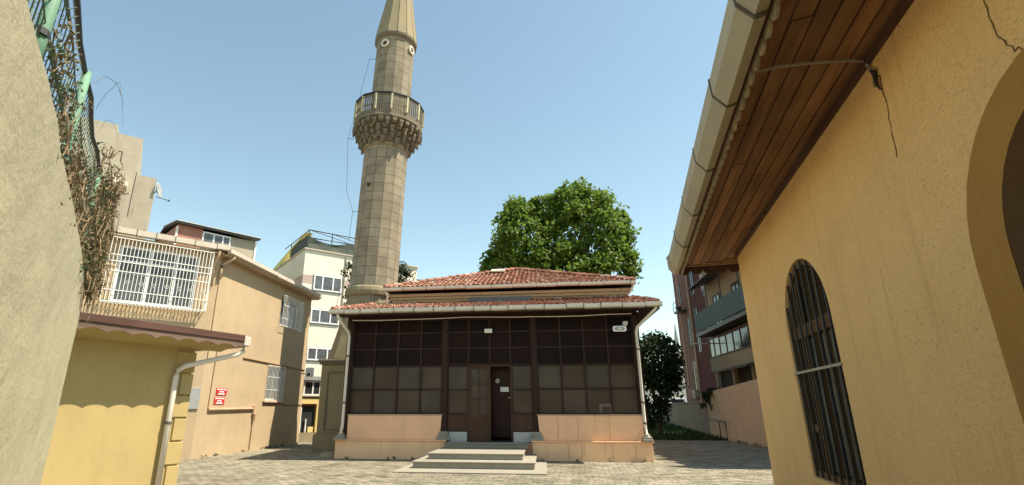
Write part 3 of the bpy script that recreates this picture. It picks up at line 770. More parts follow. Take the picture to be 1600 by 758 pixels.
# ------------------------------------------------------------------ small yellow hut (left)
HT = azm((-7.14, 10.12, 0), 20.5)
hut = thing('yellow_hut', 'bright yellow plastered hut with a scalloped brown tiled eave', 'hut', HT)
m = MB(HT); m.box((-5, 0, -.02), (-.36, 2.6, 2.9)); m.box((-.355, .0, -.02), (0, 2.6, 2.9)); m.build('wall', M['hut_plaster'], hut)
m = MB(HT); z = 0.06; k = 0
while z < 2.45:
    w = .36 if k % 2 else .22
    m.box((-w, -.035, z), (.035, .3, z + .40)); z += .43; k += 1
m.build('quoin', M['hut_plaster'], hut, bevel=.012)
m = MB(HT); m.prism([(-5, -.64, 2.84), (.64, -.64, 2.84), (.64, 2.9, 3.5), (-5, 2.9, 3.5)], (0, 0, .06)); rf = m.build('roof', M['tile'], hut)
m = MB(HT); m.prism([(-5, -.62, 2.84), (.60, -.62, 2.84), (.60, 0, 2.68), (-5, 0, 2.68)], (0, 0, .02)); m.prism([(0.04, -.60, 2.80), (.60, -.60, 2.80), (.60, 2.4, 2.80), (0.04, 2.4, 2.64)], (0, 0, -.02)); m.build('soffit', M['hut_plaster'], rf)
m = MB(HT); pts = [(-5, 2.90), (.62, 2.90)]; N = 120
for k in range(N + 1):
    x = .62 - 5.62 * k / N; pts.append((x, 2.715 + .07 * abs(math.sin(math.pi * x / .42)) ** .6))
m.prism([(x, -.665, z) for x, z in pts][::-1], (0, .03, 0)); m.build('scalloped_fascia', wood('grey_brown_trim', (.17, .115, .085), 0, .5, .7, 0), rf)
m = MB(HT); m.box((-5, -.69, 2.87), (.63, -.668, 3.0)); m.build('roof_edge', M['fascia_wood'], rf, bevel=.008)
m = MB(HT); m.box((.635, -.68, 2.78), (.80, -.50, 2.98)); m.build('gutter_end', M['gutter_white'], rf, bevel=.02)
m = MB(HT); m.prism([(.70, -.62, 2.78), (.74, -.50, 2.75), (.70, 2.3, 2.75), (.64, 2.3, 2.75)], (0, 0, .18)); m.build('side_gutter', M['gutter_white'], rf)
pipe([HT @ Vector(p) for p in [(.70, -.60, 2.80), (.70, -.60, 2.68), (.60, -.55, 2.60), (-.26, -.16, 2.32), (-.37, -.11, 2.24), (-.38, -.10, 2.12), (-.38, -.10, 0)]], .052, hut, None, [HT @ Vector((-.38, -.10, 1.25))])
m = MB(HT); m.box((.03, .06, 1.15), (.075, .5, 2.0)); m.build('shutter', M['dark_wood'], hut)

# ------------------------------------------------------------------ near boundary wall with chain-link fence (left)
WT = azm((-4.43, 4.48, 0), -40.8)
m = MB(WT); rnd = random.Random(8); N = 70; top = []
xs = [-8 + 8.02 * k / N for k in range(N + 1)]
zt = [2.70 - (.16 * ((x + 1.0) / 1.0) ** 2 if x > -1 else 0) + .012 * noise.noise((x * 5, .3, 0)) + .02 * noise.noise((x * 1.7, 2, 0)) for x in xs]
fy = lambda x, z: .014 * noise.noise((x * 1.3, z * 1.3, 4)) + .006 * noise.noise((x * 5, z * 5, 4))
NZ = 24; vs = []; fs = []
for i, x in enumerate(xs):
    for j in range(NZ + 1):
        z = -.02 + (zt[i] + .02) * j / NZ; vs.append((x + (.012 * noise.noise((0, 3, z * 4)) if i == N else 0), fy(x, z), z))
for i in range(N):
    for j in range(NZ): a = i * (NZ + 1) + j; fs.append((a, a + NZ + 1, a + NZ + 2, a + 1))
nb = len(vs)
for i, x in enumerate(xs): vs.append((x, .24, zt[i] + .01)); 
for i, x in enumerate(xs): vs.append((x, .24, -.02))
for i in range(N):
    fs.append((i*(NZ+1) + NZ, (i+1)*(NZ+1) + NZ, nb + i + 1, nb + i)); fs.append((nb + i, nb + i + 1, nb + N + 1 + i + 1, nb + N + 1 + i))
fs.append(tuple(N*(NZ+1) + j for j in range(NZ + 1)) + (nb + N, nb + 2*N + 1))
m.add(vs, fs)
bw = single(m, 'boundary_wall', M['garden_plaster'], 'tall rough beige plastered wall close by, carrying a chain-link fence', 'wall', smooth=False)
FT = WT @ Matrix.Translation((0, .10, 0))
fence = thing('chain_link_fence', 'chain-link fence with green posts on top of the beige wall', 'fence', FT)
topz = lambda x: 3.80 + .075 * x
for x in (-7.2, -5.5, -3.75, -2.45, -.25):
    m = MB(FT); m.tube([(x, 0, 2.55), (x + .02, -.01, topz(x))], .028, 8); p = m.build('post', M['green_paint'], fence, True)
    m = MB(FT); m.tube([(x, 0, 3.0), (x, 0, 3.03)], .034, 8); m.build('clamp', M['dark_metal'], p)
m = MB(FT); m.tube([(-7.6 + .4*k, .012*math.sin(k*1.7), topz(-7.6 + .4*k) + .012*math.sin(k*2.3)) for k in range(20)], .017, 6); m.build('top_rail', M['black_rail'], fence, True)
m = MB(FT); pitch = .075; hgt = 1.15; rnd = random.Random(4)
x = -7.6 - hgt
while x < .1:
    for s in (1, -1):
        p = []
        for j in range(9):
            z = 2.62 + hgt * j / 8; xx = x + hgt * j / 8 * 1 if s == 1 else x + hgt - hgt * j / 8
            if -7.5 < xx < .08 and z < topz(xx): p.append((xx, .016 * s * (1 if j % 2 else -1) + .03 * noise.noise((xx * 1.3, z * 1.3, 1)), z))
        if len(p) > 1: m.tube(p, .0036, 3, cap=False)
    x += pitch
m.build('wire_mesh', M['wire'], fence)
# dried creeper
rng = np.random.default_rng(7)
CT = WT @ Matrix.Translation((-.3, .1, 2.6))
cr = thing('dry_creeper', 'dried brown creeper tangled over the end of the chain-link fence', 'plant', CT)
m = MB(WT); rnd = random.Random(9)
def creep_pt():
    s = .22 - 3.9 * rnd.random() ** 4.5; z = 2.62 + (1.2 if s > -1.1 else .62) * rnd.random() ** 1.3
    w = .02 + .085 * max(0, 1 - abs(s + .2) / 1.2)
    return Vector((s, .08 - rnd.random() * 2.0 * w + rnd.gauss(0, .015), z))
for k in range(430):
    p = creep_pt(); q = [p]
    for j in range(rnd.randint(3, 6)): q.append(q[-1] + Vector((rnd.gauss(0, .06), rnd.gauss(0, .018), rnd.gauss(-.02, .07))))
    m.tube(q, [.0045 if k % 6 else .008] * len(q), 3, cap=False)
for k in range(3):   # loose tendrils above the rail
    s = -1.5 - .45 * k; p = Vector((s, .05, topz(s) - .05)); q = [p]
    hd = rnd.uniform(-.03, .05)
    for j in range(14): q.append(q[-1] + Vector((hd + rnd.gauss(0, .012), -.012 + rnd.gauss(0, .006), .045 - .0075 * j + rnd.gauss(0, .008))))
    tn = MB(); tn.T = WT; tn.tube(q, .0016, 3, cap=False); tn.build('tendril', M['twig'], cr)
m.build('stem', M['twig'], cr)
inv = CT.inverted()
def creep_leaves(n_, mat, size, seed, lo=0, back=0):
    rnd.seed(seed); cs = []
    while len(cs) < n_:
        p = creep_pt(); p.y += back
        cs.append(tuple(inv @ (WT @ p)))
    me = leaves_mesh('leaf', cs, 7, .06, size, np.random.default_rng(seed)); link('leaf', me, mat, cr)
creep_leaves(800, M['leaf_dry'], .024, 3); creep_leaves(560, M['leaf_green'], .026, 4, back=.03)

# ------------------------------------------------------------------ yellow apartment house (left)
KT = azm((-11.10, 16.33, 0), 0)
apt = thing('yellow_house', 'two-storey pale yellow house with white barred windows and a gutter', 'house', KT)
AT = KT @ Matrix.Rotation(R(-44), 4, 'Z')
W1 = rect(4.62, 6.35, 4.93, 6.12); W2 = rect(4.12, 5.50, 1.86, 3.16)
m = MB(KT); holed(m, rect(0, 7.52, -.02, 6.72), [W1, W2], 0, .18)
m.quad((7.52, 0, -.02), (7.52, 5, -.02), (7.52, 5, 6.72), (7.52, 0, 6.72)); m.quad((7.52, 5, -.02), (-3, 9, -.02), (-3, 9, 6.72), (7.52, 5, 6.72))
m.add([(0, 0, 6.72), (7.52, 0, 6.72), (7.52, 5, 6.72), (-3, 9, 6.72), (-5.75, 5.56, 6.72)], [(0, 1, 2, 3, 4)])
m.T = AT; CW = rect(-2.95, -.62, 4.66, 6.5); holed(m, rect(-8, 0, -.02, 6.72), [CW], 0, .18)
m.build('wall', M['apt_plaster'], apt)
def window(T, x0, x1, z0, z1, y, parent, splits, frame=.055, transom=None, glass='win', fm='pvc'):
    f = MB(T); d = .05; e = frame
    f.box((x0, y, z0), (x0 + e, y + d, z1)); f.box((x1 - e, y, z0), (x1, y + d, z1)); f.box((x0 + e, y, z0), (x1 - e, y + d, z0 + e)); f.box((x0 + e, y, z1 - e), (x1 - e, y + d, z1))
    for s in splits: f.box((s - e/2, y + .002, z0 + e), (s + e/2, y + d - .002, z1 - e))
    if transom:
        xs_ = [x0 + e] + [s for s in splits] + [x1 - e]
        for a, b in zip(xs_[:-1], xs_[1:]): f.box((a + e/2, y + .004, transom - e/2), (b - e/2, y + d - .004, transom + e/2))
    w = f.build('window', M[fm], parent)
    g = MB(T); xs_ = [x0] + list(splits) + [x1]
    for a, b in zip(xs_[:-1], xs_[1:]): g.quad((a, y + .028, z0), (b, y + .028, z0), (b, y + .028, z1), (a, y + .028, z1))
    g.build('glass', M[glass], w)
    return w
def grille(T, x0, x1, z0, z1, y0, step, hz, parent, r=.011, hearts=False):
    b = MB(T); n_ = max(2, round((x1 - x0) / step))
    for k in range(n_ + 1): x = x0 + (x1 - x0) * k / n_; b.box((x - r*.7, y0 - r*.7, z0), (x + r*.7, y0 + r*.7, z1))
    for z in [z0, z1] + hz: b.box((x0 - .01, y0 - .018, z - r), (x1 + .01, y0 - .0085, z + r))
    for x in (x0, x1):
        for z in [z0, z1] + hz[:1]: b.box((x - r, y0, z - r), (x + r, .02, z + r))
        if y0 < -.2:
            for k in (1, 2): y = y0 + (0 - y0) * k / 3; b.box((x - r*.7, y - r*.7, z0), (x + r*.7, y + r*.7, z1))
    if hearts:
        for k in range(8):
            x = x0 + (x1 - x0) * (k + .7) / 8.2; z = z0 + .62
            p = [(x + .06 * 16 * math.sin(t) ** 3 / 16, y0 - .02, z + .06 * (13 * math.cos(t) - 5 * math.cos(2*t) - 2 * math.cos(3*t) - math.cos(4*t)) / 16) for t in [2 * math.pi * j / 16 for j in range(17)]]
            b.tube(p, .007, 4)
    return b.build('grille', M['white_paint'], parent)
w = window(KT, 4.62, 6.35, 4.93, 6.12, .10, apt, [5.45], glass='win_pale'); grille(KT, 4.55, 6.42, 4.88, 6.18, -.16, .115, [5.2, 5.75], w)
w = window(KT, 4.12, 5.50, 1.86, 3.16, .10, apt, [4.8], glass='win'); grille(KT, 4.08, 5.54, 1.82, 3.20, -.04, .115, [2.25, 2.75], w)
m = MB(KT); m.box((3.98, -.09, 1.76), (5.62, .1, 1.815)); m.build('window_sill', M['conduit'], apt)
w = window(AT, -2.95, -.62, 4.66, 6.5, .06, apt, [-2.05, -1.3], .085, 5.98, glass='win_pale'); grille(AT, -3.20, -.30, 4.60, 6.60, -.36, .105, [4.95, 5.55, 5.85, 6.05], w, .012, True)
m = MB(AT)
for k in range(28): x = -3.19 + 2.88 * k / 27; m.box((x - .008, -.36, 4.585), (x + .008, -.01, 4.60))
for y in (-.37, -.2): m.box((-3.21, y, 4.575), (-.29, y + .03, 4.612))
m.build('cage_floor', M['white_paint'], w)
# eaves, gutters and conduits
ev = MB(KT); ev.box((-.1, -.30, 6.60), (7.75, .2, 6.66)); ev.T = AT; ev.box((-8, -.26, 6.64), (.05, .2, 6.70)); ev.build('eave_soffit', M['cornice'], apt)
gutter_run(apt, KT, -.12, 7.8, 4.0, [(-.42, 6.84), (-.42, 6.70), (-.30, 6.66), (-.28, 6.84)], M['gutter_white'])
gutter_run(apt, AT, -8, .18, .62, [(-.40, 6.94), (-.40, 6.76), (-.27, 6.74), (-.26, 6.94)], M['gutter_white'])
m = MB(AT); v = Vector((0, 2, .45)); tile_roof(m, AT.inverted() @ Vector((0,0,0)) * 0 + Vector((-8, -.32, 6.90)), (1, 0, 0), v, [(0, 0), (8.0, 0), (8.0, 1.9), (0, 1.9)]); m.build('tiles', M['tile'], apt)
m = MB(KT); v = Vector((0, 2, .35)); m.prism([(-.1, -.28, 6.80), (7.7, -.28, 6.80), (7.5, 4.5, 6.95), (.4, 4.5, 6.95)], (0, 0, .05)); m.build('roof', M['cornice'], apt)
pm = MB(KT); pm.tube([(2.2, -.03, 3.32), (5.2, -.03, 3.27), (7.45, -.03, 3.24)], .022, 6); pm.tube([(.55, -.02, 3.6), (.52, -.02, 2.6), (.5, -.02, 1.5)], .016, 6); pm.tube([(.1, -.025, 6.6), (.05, -.025, 5.2), (.06, -.025, 3.0)], .014, 6); pm.tube([(4.0, -.022, 1.69), (7.46, -.022, 1.69)], .02, 6); pm.build('conduit', M['thin_line'], apt)
pm = MB(KT); pm.tube([(.5, -.04, 1.49), (3.35, -.04, 1.52), (3.38, -.04, 1.30)], .05, 8); pm.box((3.27, -.1, 1.30), (3.49, -.01, 1.62)); pm.build('duct', M['conduit'], apt, bevel=.008)
pm = MB(KT); pm.box((3.32, -.08, 1.06), (3.44, -.005, 1.295)); pm.build('tap_box', M['thin_line'], apt); pm = MB(KT); pm.tube([(3.38, -.03, 1.06), (3.36, -.03, .05)], .018, 6); pm.build('conduit', M['thin_line'], apt)
pipe([KT @ Vector(p) for p in [(.25, -.36, 6.66), (.22, -.3, 6.55), (.05, -.08, 6.30), (.0, -.07, 6.15), (.0, -.07, 5.8)]], .055, apt, M['apt_plaster'])
pipe([AT @ Vector(p) for p in [(-.12, -.32, 6.72), (-.14, -.22, 6.5), (-.20, -.07, 6.2), (-.20, -.07, 5.5)]], .055, apt, M['apt_plaster'])
m = MB(AT); m.box((-.78, -.045, 1.50), (.0, -.004, 2.16)); m.build('meter_box', M['grey_metal'], apt, bevel=.01)
# red signs
def sign(x0, z0, w, h, label):
    T = KT @ Matrix.Translation((x0, -.012, z0))
    t = thing('red_sign', label, 'sign', T, 'red warning signs on the yellow house')
    m = MB(T); m.box((0, -.006, 0), (w, .006, h)); b = m.build('plate', M['red_sign'], t)
    m = MB(T)
    for z, bars in ((.80, [(.06, .30), (.35, .62), (.67, .94)]), (.47, [(.30, .48), (.52, .70)]), (.16, [(.20, .42), (.46, .80)])):
        for a, c in bars: m.box((w*a, -.0085, h*(z - .08)), (w*c, -.0065, h*(z + .08)))
    m.build('lettering', M['sign_white'], b)
sign(.83, 1.96, .62, .24, 'upper red sign with white lettering on the yellow house wall')
sign(.78, 1.66, .60, .24, 'lower red sign with white lettering, just above the pinkish duct')
# lamp arm at the far end of the house
T = KT @ Matrix.Translation((7.0, -.02, 3.05))
t = thing('wall_lamp', 'white lamp on a short arm at the far end of the yellow house', 'lamp', T)
m = MB(T); m.tube([(0, 0, 0), (0, -.30, -.02)], .03, 6); m.build('arm', M['conduit'], t)
m = MB(T); m.box((-.14, -.62, -.14), (.14, -.30, .26)); b = m.build('housing', M['white_plastic'], t, bevel=.05); m = MB(T); m.box((-.144, -.56, -.11), (-.141, -.40, .0)); m.build('lens', M['dark_metal'], b)

# ------------------------------------------------------------------ shop closing the alley
ST = azm((-11.95, 24.95, 0), 47)
shop = thing('corner_shop', 'yellow framed shop front with a glazed balcony at the end of the alley', 'shop', ST)
m = MB(ST); m.box((-.3, .25, -.02), (3.2, 3.2, 3.0)); m.build('wall', M['white_apt'], shop)
m = MB(ST); m.box((-.12, 0, .0), (.10, .245, 2.02)); m.box((.10, 0, 1.74), (3.0, .245, 2.02)); m.box((.98 * 1.1, 0, 0.42), (1.3, .245, 1.74)); m.build('frame', M['shop_yellow'], shop, bevel=.01)
m = MB(ST); m.box((.10, .02, 0), (1.07, .245, .42)); m.build('base', M['cream_apt'], shop)
m = MB(ST); m.box((.10, .05, 1.64), (1.07, .15, 1.74)); m.build('lintel', M['shop_red'], shop)
m = MB(ST); m.box((.12, .16, .42), (1.06, .2, 1.64)); m.build('shop_window', M['win'], shop)
m = MB(ST); m.box((-.1, -.05, 2.08), (3.0, .24, 2.14)); m.build('balcony_slab', M['cream_apt'], shop)
w = window(ST, -.05, 1.25, 2.14, 2.85, .12, shop, [.42, .85], .07, glass='win')
m = MB(ST); m.box((-.2, .0, 2.87), (2.6, .24, 3.05)); m.build('awning', M['grey_metal'], shop)
# pale goods standing at the shop window
def goods(x, z, r, h, label):
    m = MB(ST @ Matrix.Translation((x, .09, 0))); m.lathe([(r*.8, z), (r, z + h*.2), (r*.75, z + h*.6), (r*.9, z + h)], 8); single(m, 'shop_goods', M['white_plastic'], label, 'goods')
goods(.34, .425, .055, 1.15, 'tall white roll standing in the alley shop window')
goods(.62, .425, .045, .62, 'short pale bundle in the middle of the alley shop window')
m = MB(ST); m.box((.74, .05, .425), (1.0, .14, .68)); single(m, 'shop_box', M['shop_yellow'], 'pale yellow box at the foot of the alley shop window', 'box', bevel=.01)

# ------------------------------------------------------------------ white block behind (left of minaret)
BT = azm((-19.27, 39.39, 0), 47)
wb = thing('white_apartment_block', 'white apartment block with dull pink bands and a tarp-covered roof terrace', 'building', BT)
m = MB(BT); m.box((0, 0, 0), (10.6, 10.5, 14.2)); m.build('wall', M['white_apt'], wb)
m = MB(BT); m.box((-.012, -.012, 11.35), (10.61, 10.51, 12.05)); m.build('band', M['pink_band'], wb)
K_ = 1.75
for s0 in (.9, 4.3):
    for z0, z1 in ((10.85, 12.15), (8.15, 9.3), (5.2, 6.2)):
        f = MB(BT); f.box((s0 - .05, -.06, z0 - .08), (s0 + 2.45, -.013, z1 + .05)); f.build('window_surround', M['grey_metal'], wb)
        window(BT, s0, s0 + 2.4, z0, z1, -.12, wb, [s0 + .75, s0 + 1.65], .10, glass='win_pale')
for z_ in (10.0, 7.2):
    m = MB(BT); m.box((4.4, -.55, z_ - .9), (5.5, -.02, z_ - .1)); m.build('air_conditioner', M['gutter_white'], wb, bevel=.03)
m = MB(BT); m.tube([(3.55, -.08, 14.1), (3.5, -.08, 9), (3.6, -.08, 4.5)], .06, 6); m.build('drain_pipe', M['gutter'], wb)
m = MB(BT); m.box((-.12, -.14, 14.2), (10.7, 10.6, 14.3)); m.build('coping', M['gutter_white'], wb)
m = MB(BT)
for x in (.2, 2.2, 4.4, 6.6): m.tube([(x, .1, 14.3), (x, .1, 16.0)], .045, 5)
for y in (2.4, 5.0): m.tube([(.2, y, 14.3), (.2, y, 15.9)], .045, 5)
m.tube([(.2, .1, 15.95), (6.6, .1, 15.95)], .045, 5); m.tube([(.2, .1, 15.3), (6.6, .1, 15.3)], .03, 5); m.tube([(.2, .1, 15.95), (.2, 7.0, 15.95)], .045, 5); m.tube([(.2, 2.4, 15.95), (6.6, 2.4, 16.2)], .035, 5); m.tube([(.2, .1, 15.95), (4.4, 2.4, 16.2)], .03, 5); m.tube([(2.2, .1, 15.95), (6.6, 2.4, 16.2)], .03, 5)
m.build('terrace_frame', M['dark_metal'], wb)
m = MB(BT); vs = []; N = 24
for k in range(N + 1):
    x = .2 + 7.4 * k / N; sag = .42 * abs(math.sin(math.pi * k / 12)) ** .8
    for z, y in ((14.32, .02), (14.8, .10 + .04 * math.sin(k)), (15.42 - sag, .06)): vs.append((x, y, z))
m.add(vs, [(k*3 + j, (k+1)*3 + j, (k+1)*3 + j + 1, k*3 + j + 1) for k in range(N) for j in range(2)]); tp = m.build('tarp', M['green_tarp'], wb)
tp.modifiers.new('thick', 'SOLIDIFY').thickness = .02
m = MB(BT); m.box((.1, .15, 14.31), (.16, 4.6, 15.5)); m.build('tarp', M['green_tarp'], wb)
m = MB(BT); m.prism([(.0, .3, 15.75), (.0, 3.2, 15.55), (.0, 9.8, 14.6), (.0, 10.4, 13.6), (.0, 9.9, 13.7), (.0, 6.0, 15.0), (0, 4.6, 15.2)], (.6, 0, 0)); m.build('yellow_awning', M['yellow_tarp'], wb)

# ------------------------------------------------------------------ brick penthouse block
QT = azm((-22.95, 35.1, 0), 38)
bb = thing('brick_penthouse_block', 'building with a red brick rooftop storey and thin dark metal roof', 'building', QT)
m = MB(QT); m.box((-4.0, 0, 0), (1.6, 7, 12.0)); m.build('lower_wall', M['concrete'], bb)
m = MB(QT); m.box((-3.92, .0, 12.0), (-2.3, 7, 14.1)); m.build('brick_wall', M['brick'], bb)
m = MB(QT); m.box((-2.3, .03, 12.0), (1.55, 7, 13.95)); m.build('render_wall', M['concrete'], bb)
m = MB(QT); m.box((-4.05, -.03, 12.0), (-3.925, .12, 13.9)); m.build('corner_trim', M['white_paint'], bb)
m = MB(QT); m.box((1.555, -.03, 11.4), (1.68, .12, 13.9)); m.build('corner_trim', M['white_paint'], bb)
m = MB(QT); m.prism([(-4.15, -.35, 14.05), (1.8, -.35, 14.05), (1.8, 3.2, 14.45), (-4.15, 3.2, 14.45)], (0, 0, .12)); m.prism([(-4.15, 3.2, 14.45), (1.8, 3.2, 14.45), (1.8, 7.2, 13.2), (-4.15, 7.2, 13.2)], (0, 0, .12)); m.build('roof', M['dark_metal'], bb)
m = MB(QT); m.prism([(-4.2, -.4, 14.19), (1.85, -.4, 14.19), (1.85, 3.2, 14.60), (-4.2, 3.2, 14.60)], (0, 0, .05)); m.build('roof_sheet', M['gutter_white'], bb)
window(QT, -2.3, -.3, 12.75, 13.9, -.06, bb, [-1.5, -.85], .10, glass='win_pale')

# ------------------------------------------------------------------ concrete block far left with satellite dish
CTT = azm((-34.53, 37.25, 0), 50)
cb = thing('concrete_block', 'weathered grey concrete building rising behind the fence', 'building', CTT)
CD = Matrix.Translation((-34.53, 37.25, 0))
d1 = Vector((-5.82, 7.86, 0)).normalized()
m = MB(CTT); m.box((-9, 0, 0), (0, 9.0, 24.4)); m.build('tower', M['concrete'], cb)
m = MB(CTT); m.box((-9, .3, 24.4), (-2.0, 8.8, 25.3)); m.build('parapet', M['concrete'], cb)
CR = azm((-34.53, 37.25, 0), -36.5)
m = MB(CTT); m.box((.0, 1.2, 0), (1.55, 7, 21.4)); m.build('annex', M['concrete'], cb)
m = MB(CTT); m.prism([(-.02 + .03, .12, 17.3), (-.02 + .03, .9, 17.3), (-.02 + .03, .9, 20.6), (.01, .5, 21.4), (.01, .12, 20.6)], (.05, 0, 0)); m.build('arched_window', M['win'], cb)
m = MB(CTT); m.box((-3.2, -.7, 18.6), (-.9, -.02, 18.75)); m.box((-3.2, -.75, 19.5), (-.4, -.02, 19.8)); m.build('balcony', M['white_apt'], cb); m = MB(CTT); m.box((-3.2, -.5, 17.0), (-.9, -.02, 18.6)); m.build('awning', M['fascia_wood'], cb)
DT = CTT @ Matrix.Translation((1.75, 1.6, 20.4))
ds = thing('satellite_dish', 'round satellite dish on the corner of the concrete building', 'satellite dish', DT)
m = MB(DT @ Matrix.Rotation(R(75), 4, 'Y') @ Matrix.Rotation(R(20), 4, 'X')); m.lathe([(.02, 0), (.4, .06), (.7, .2), (.72, .21), (.7, .23), (.4, .09), (.02, .03)], 24); m.build('dish', M['grey_metal'], ds, True)
m = MB(DT); m.tube([(-.3, 0, -.5), (0, 0, 0)], .04, 6); m.tube([(0, 0, -.6), (1.1, 0, -.75)], .03, 5); m.box((1.0, -.07, -.82), (1.15, .07, -.68)); m.build('arm', M['dark_metal'], ds)

# ------------------------------------------------------------------ yellow building on the right (near)
RT = azm((3.37, 9.14, 0), 8.7)
rb = thing('yellow_building', 'near rough yellow building with arched openings under a wooden eave', 'building', RT)
A1 = arch_pts(-2.90, .77, .76, 2.42, .72); A2 = arch_pts(-6.92, .60, .75, 2.26, .66)
m = MB(RT); holed(m, rect(-15, 0, -.02, 4.04), [A1, A2], 0, -.075)
m.quad((0, 0, -.02), (0, -7, -.02), (0, -7, 4.04), (0, 0, 4.04)); m.quad((-15, 0, -.02), (-15, -7, -.02), (-15, -7, 4.04), (-15, 0, 4.04)); m.quad((-15, -7, -.02), (0, -7, -.02), (0, -7, 4.04), (-15, -7, 4.04))
m.build('wall', M['right_plaster'], rb)
# window in the first arch
f = MB(RT); A1i = arch_pts(-2.90, .70, .83, 2.42, .65)
n = len(A1); o1 = [(x, -.035, z) for x, z in A1] + [(x, -.035, z) for x, z in A1i] + [(x, -.07, z) for x, z in A1] + [(x, -.10, z) for x, z in A1i]
f.add(o1, [(i, (i+1) % n, n + (i+1) % n, n + i) for i in range(n)] + [(n + i, n + (i+1) % n, 3*n + (i+1) % n, 3*n + i) for i in range(n)])
for x in (-2.55, -2.90, -3.25): f.box((x - .03, -.09, .83), (x + .03, -.042, 2.42 + .6 * math.sqrt(max(.05, 1 - ((x + 2.9) / .7) ** 2))))
f.box((-3.6, -.092, 2.30), (-2.2, -.04, 2.44)); f.box((-2.52, -.088, 1.25), (-2.2, -.045, 1.33))
w1 = f.build('arched_window', M['frame_wood'], rb)
gm = MB(RT); gm.prism([(x, -.098, z) for x, z in A1i], (0, -.01, 0)); gm.build('glass', M['win_warm'], w1)
cur = MB(RT)
for k in range(7):
    x0 = -3.56 + k * .19; cur.box((x0, -.096 + .006 * (k % 2), .86), (x0 + (.15 if k % 3 else .11), -.086 + .006 * (k % 2), 2.28))
cur.v = [p for p in cur.v]; cur.build('curtain', paint('grey_curtain', (.12, .115, .085), .9, .45, 5), w1)
b = MB(RT)
for k in range(8):
    x = -3.58 + k * .195; zt_ = 2.42 + .70 * math.sqrt(max(.02, 1 - ((x + 2.9) / .75) ** 2)); b.tube([(x, -.012, .77), (x, -.012, zt_)], .013, 6)
b.build('bar', M['dark_metal'], w1)
b = MB(RT); b.box((-3.70, .003, 1.898), (-2.10, .016, 1.925)); b.build('flat_bar', M['gutter'], w1)
m = MB(RT); m.box((-3.72, -.07, .70), (-2.08, .03, .757)); m.build('sill', M['right_plaster'], rb, bevel=.01)
# second arch: painted band standing proud, dark reveal
A2o = arch_pts(-6.92, .90, .75, 2.26, .88); n = len(A2)
f = MB(RT); o1 = [(x, .022, z) for x, z in A2o] + [(x, .022, z) for x, z in A2] + [(x, -.01, z) for x, z in A2o]
f.add(o1, [(i, (i+1) % n, n + (i+1) % n, n + i) for i in range(n)] + [(i, (i+1) % n, 2*n + (i+1) % n, 2*n + i) for i in range(n)])
bd = f.build('arch_surround', M['arch_band'], rb)
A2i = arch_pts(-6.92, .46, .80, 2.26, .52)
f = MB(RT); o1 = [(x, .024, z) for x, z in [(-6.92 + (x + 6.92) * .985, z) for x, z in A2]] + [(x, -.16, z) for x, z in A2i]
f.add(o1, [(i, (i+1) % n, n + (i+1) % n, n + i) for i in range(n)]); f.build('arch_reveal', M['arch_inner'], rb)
gm = MB(RT); gm.prism([(x, -.17, z) for x, z in A2i], (0, -.02, 0)); gm.build('glass', M['win_warm'], rb)
# cracks
def crack(pts, r=.006):
    m = MB(RT); rnd = random.Random(len(pts)); q = []
    for a, b_ in zip(pts[:-1], pts[1:]):
        for k in range(5): t_ = k / 5; q.append((a[0] + (b_[0] - a[0]) * t_ + rnd.gauss(0, .006), .003, a[1] + (b_[1] - a[1]) * t_ + rnd.gauss(0, .006)))
    q.append((pts[-1][0], .003, pts[-1][1]))
    m.tube(q, [r * (.6 + .8 * rnd.random()) for _ in q], 4); m.build('crack', M['crack'], rb)
crack([(-6.68, 3.95), (-6.66, 3.6), (-6.67, 3.32), (-6.75, 3.17), (-6.8, 3.13)], .0032)
crack([(-5.50, 3.92), (-5.57, 3.82), (-5.55, 3.7), (-5.56, 3.62)], .005); crack([(-5.56, 3.62), (-5.53, 3.4), (-5.50, 3.2)], .003)
# eave: soffit boards, scalloped tile ends, gutter
m = MB(RT); rnd = random.Random(6); nb_ = 6
for k in range(nb_):
    y0 = .0 + .86 * k / nb_ + .009; y1 = .86 * (k + 1) / nb_ - .009; x = .22
    zz = lambda y: 4.05 - .11 * y
    while x > -15:
        L = rnd.uniform(2.2, 4.2); x1 = max(-15, x - L); dz = rnd.gauss(0, .005)
        m.prism([(x - .003, y0, zz(y0) + dz), (x1 + .003, y0, zz(y0) + dz), (x1 + .003, y1, zz(y1) + dz), (x - .003, y1, zz(y1) + dz)], (0, 0, .02)); x = x1
m.build('soffit_board', M['soffit_wood'], rb)
m = MB(RT)
for k in range(3): x0 = .0 + k * .075; m.box((x0 + .225, -6.8, 4.02 - .02 * k), (x0 + .295, .84, 4.05 - .02 * k))
m.build('end_board', M['soffit_wood'], rb)
m = MB(RT); m.box((-15, .003, 3.985), (.0, .045, 4.03)); m.build('wall_batten', M['fascia_wood'], rb)
m = MB(RT); m.prism([(-15, .95, 4.12), (.5, .95, 4.12), (.5, -3.5, 5.2), (-15, -3.5, 5.2)], (0, 0, .10)); m.prism([(-15, -8, 4.12), (.5, -8, 4.12), (.5, -3.5, 5.2), (-15, -3.5, 5.2)], (0, 0, .10)); m.build('roof', M['tile'], rb)
m = MB(RT); x = .4
while x > -15:
    m.prism([(x - .085 * math.cos(a), .868, 3.935 - .105 * math.sin(a)) for a in [math.pi * k / 8 for k in range(9)]] , (0, .02, 0)); x -= .18
m.build('scallop_trim', M['scallop'], rb)
m = MB(RT); y = .82
while y > -3:
    m.prism([(.50, y - .1 * math.cos(a), 3.93 - .085 * math.sin(a)) for a in [math.pi * k / 8 for k in range(9)]], (.02, 0, 0)); y -= .21
m.box((.495, -3, 3.93), (.525, .93, 4.10)); m.build('end_scallop', M['fascia_wood'], rb)
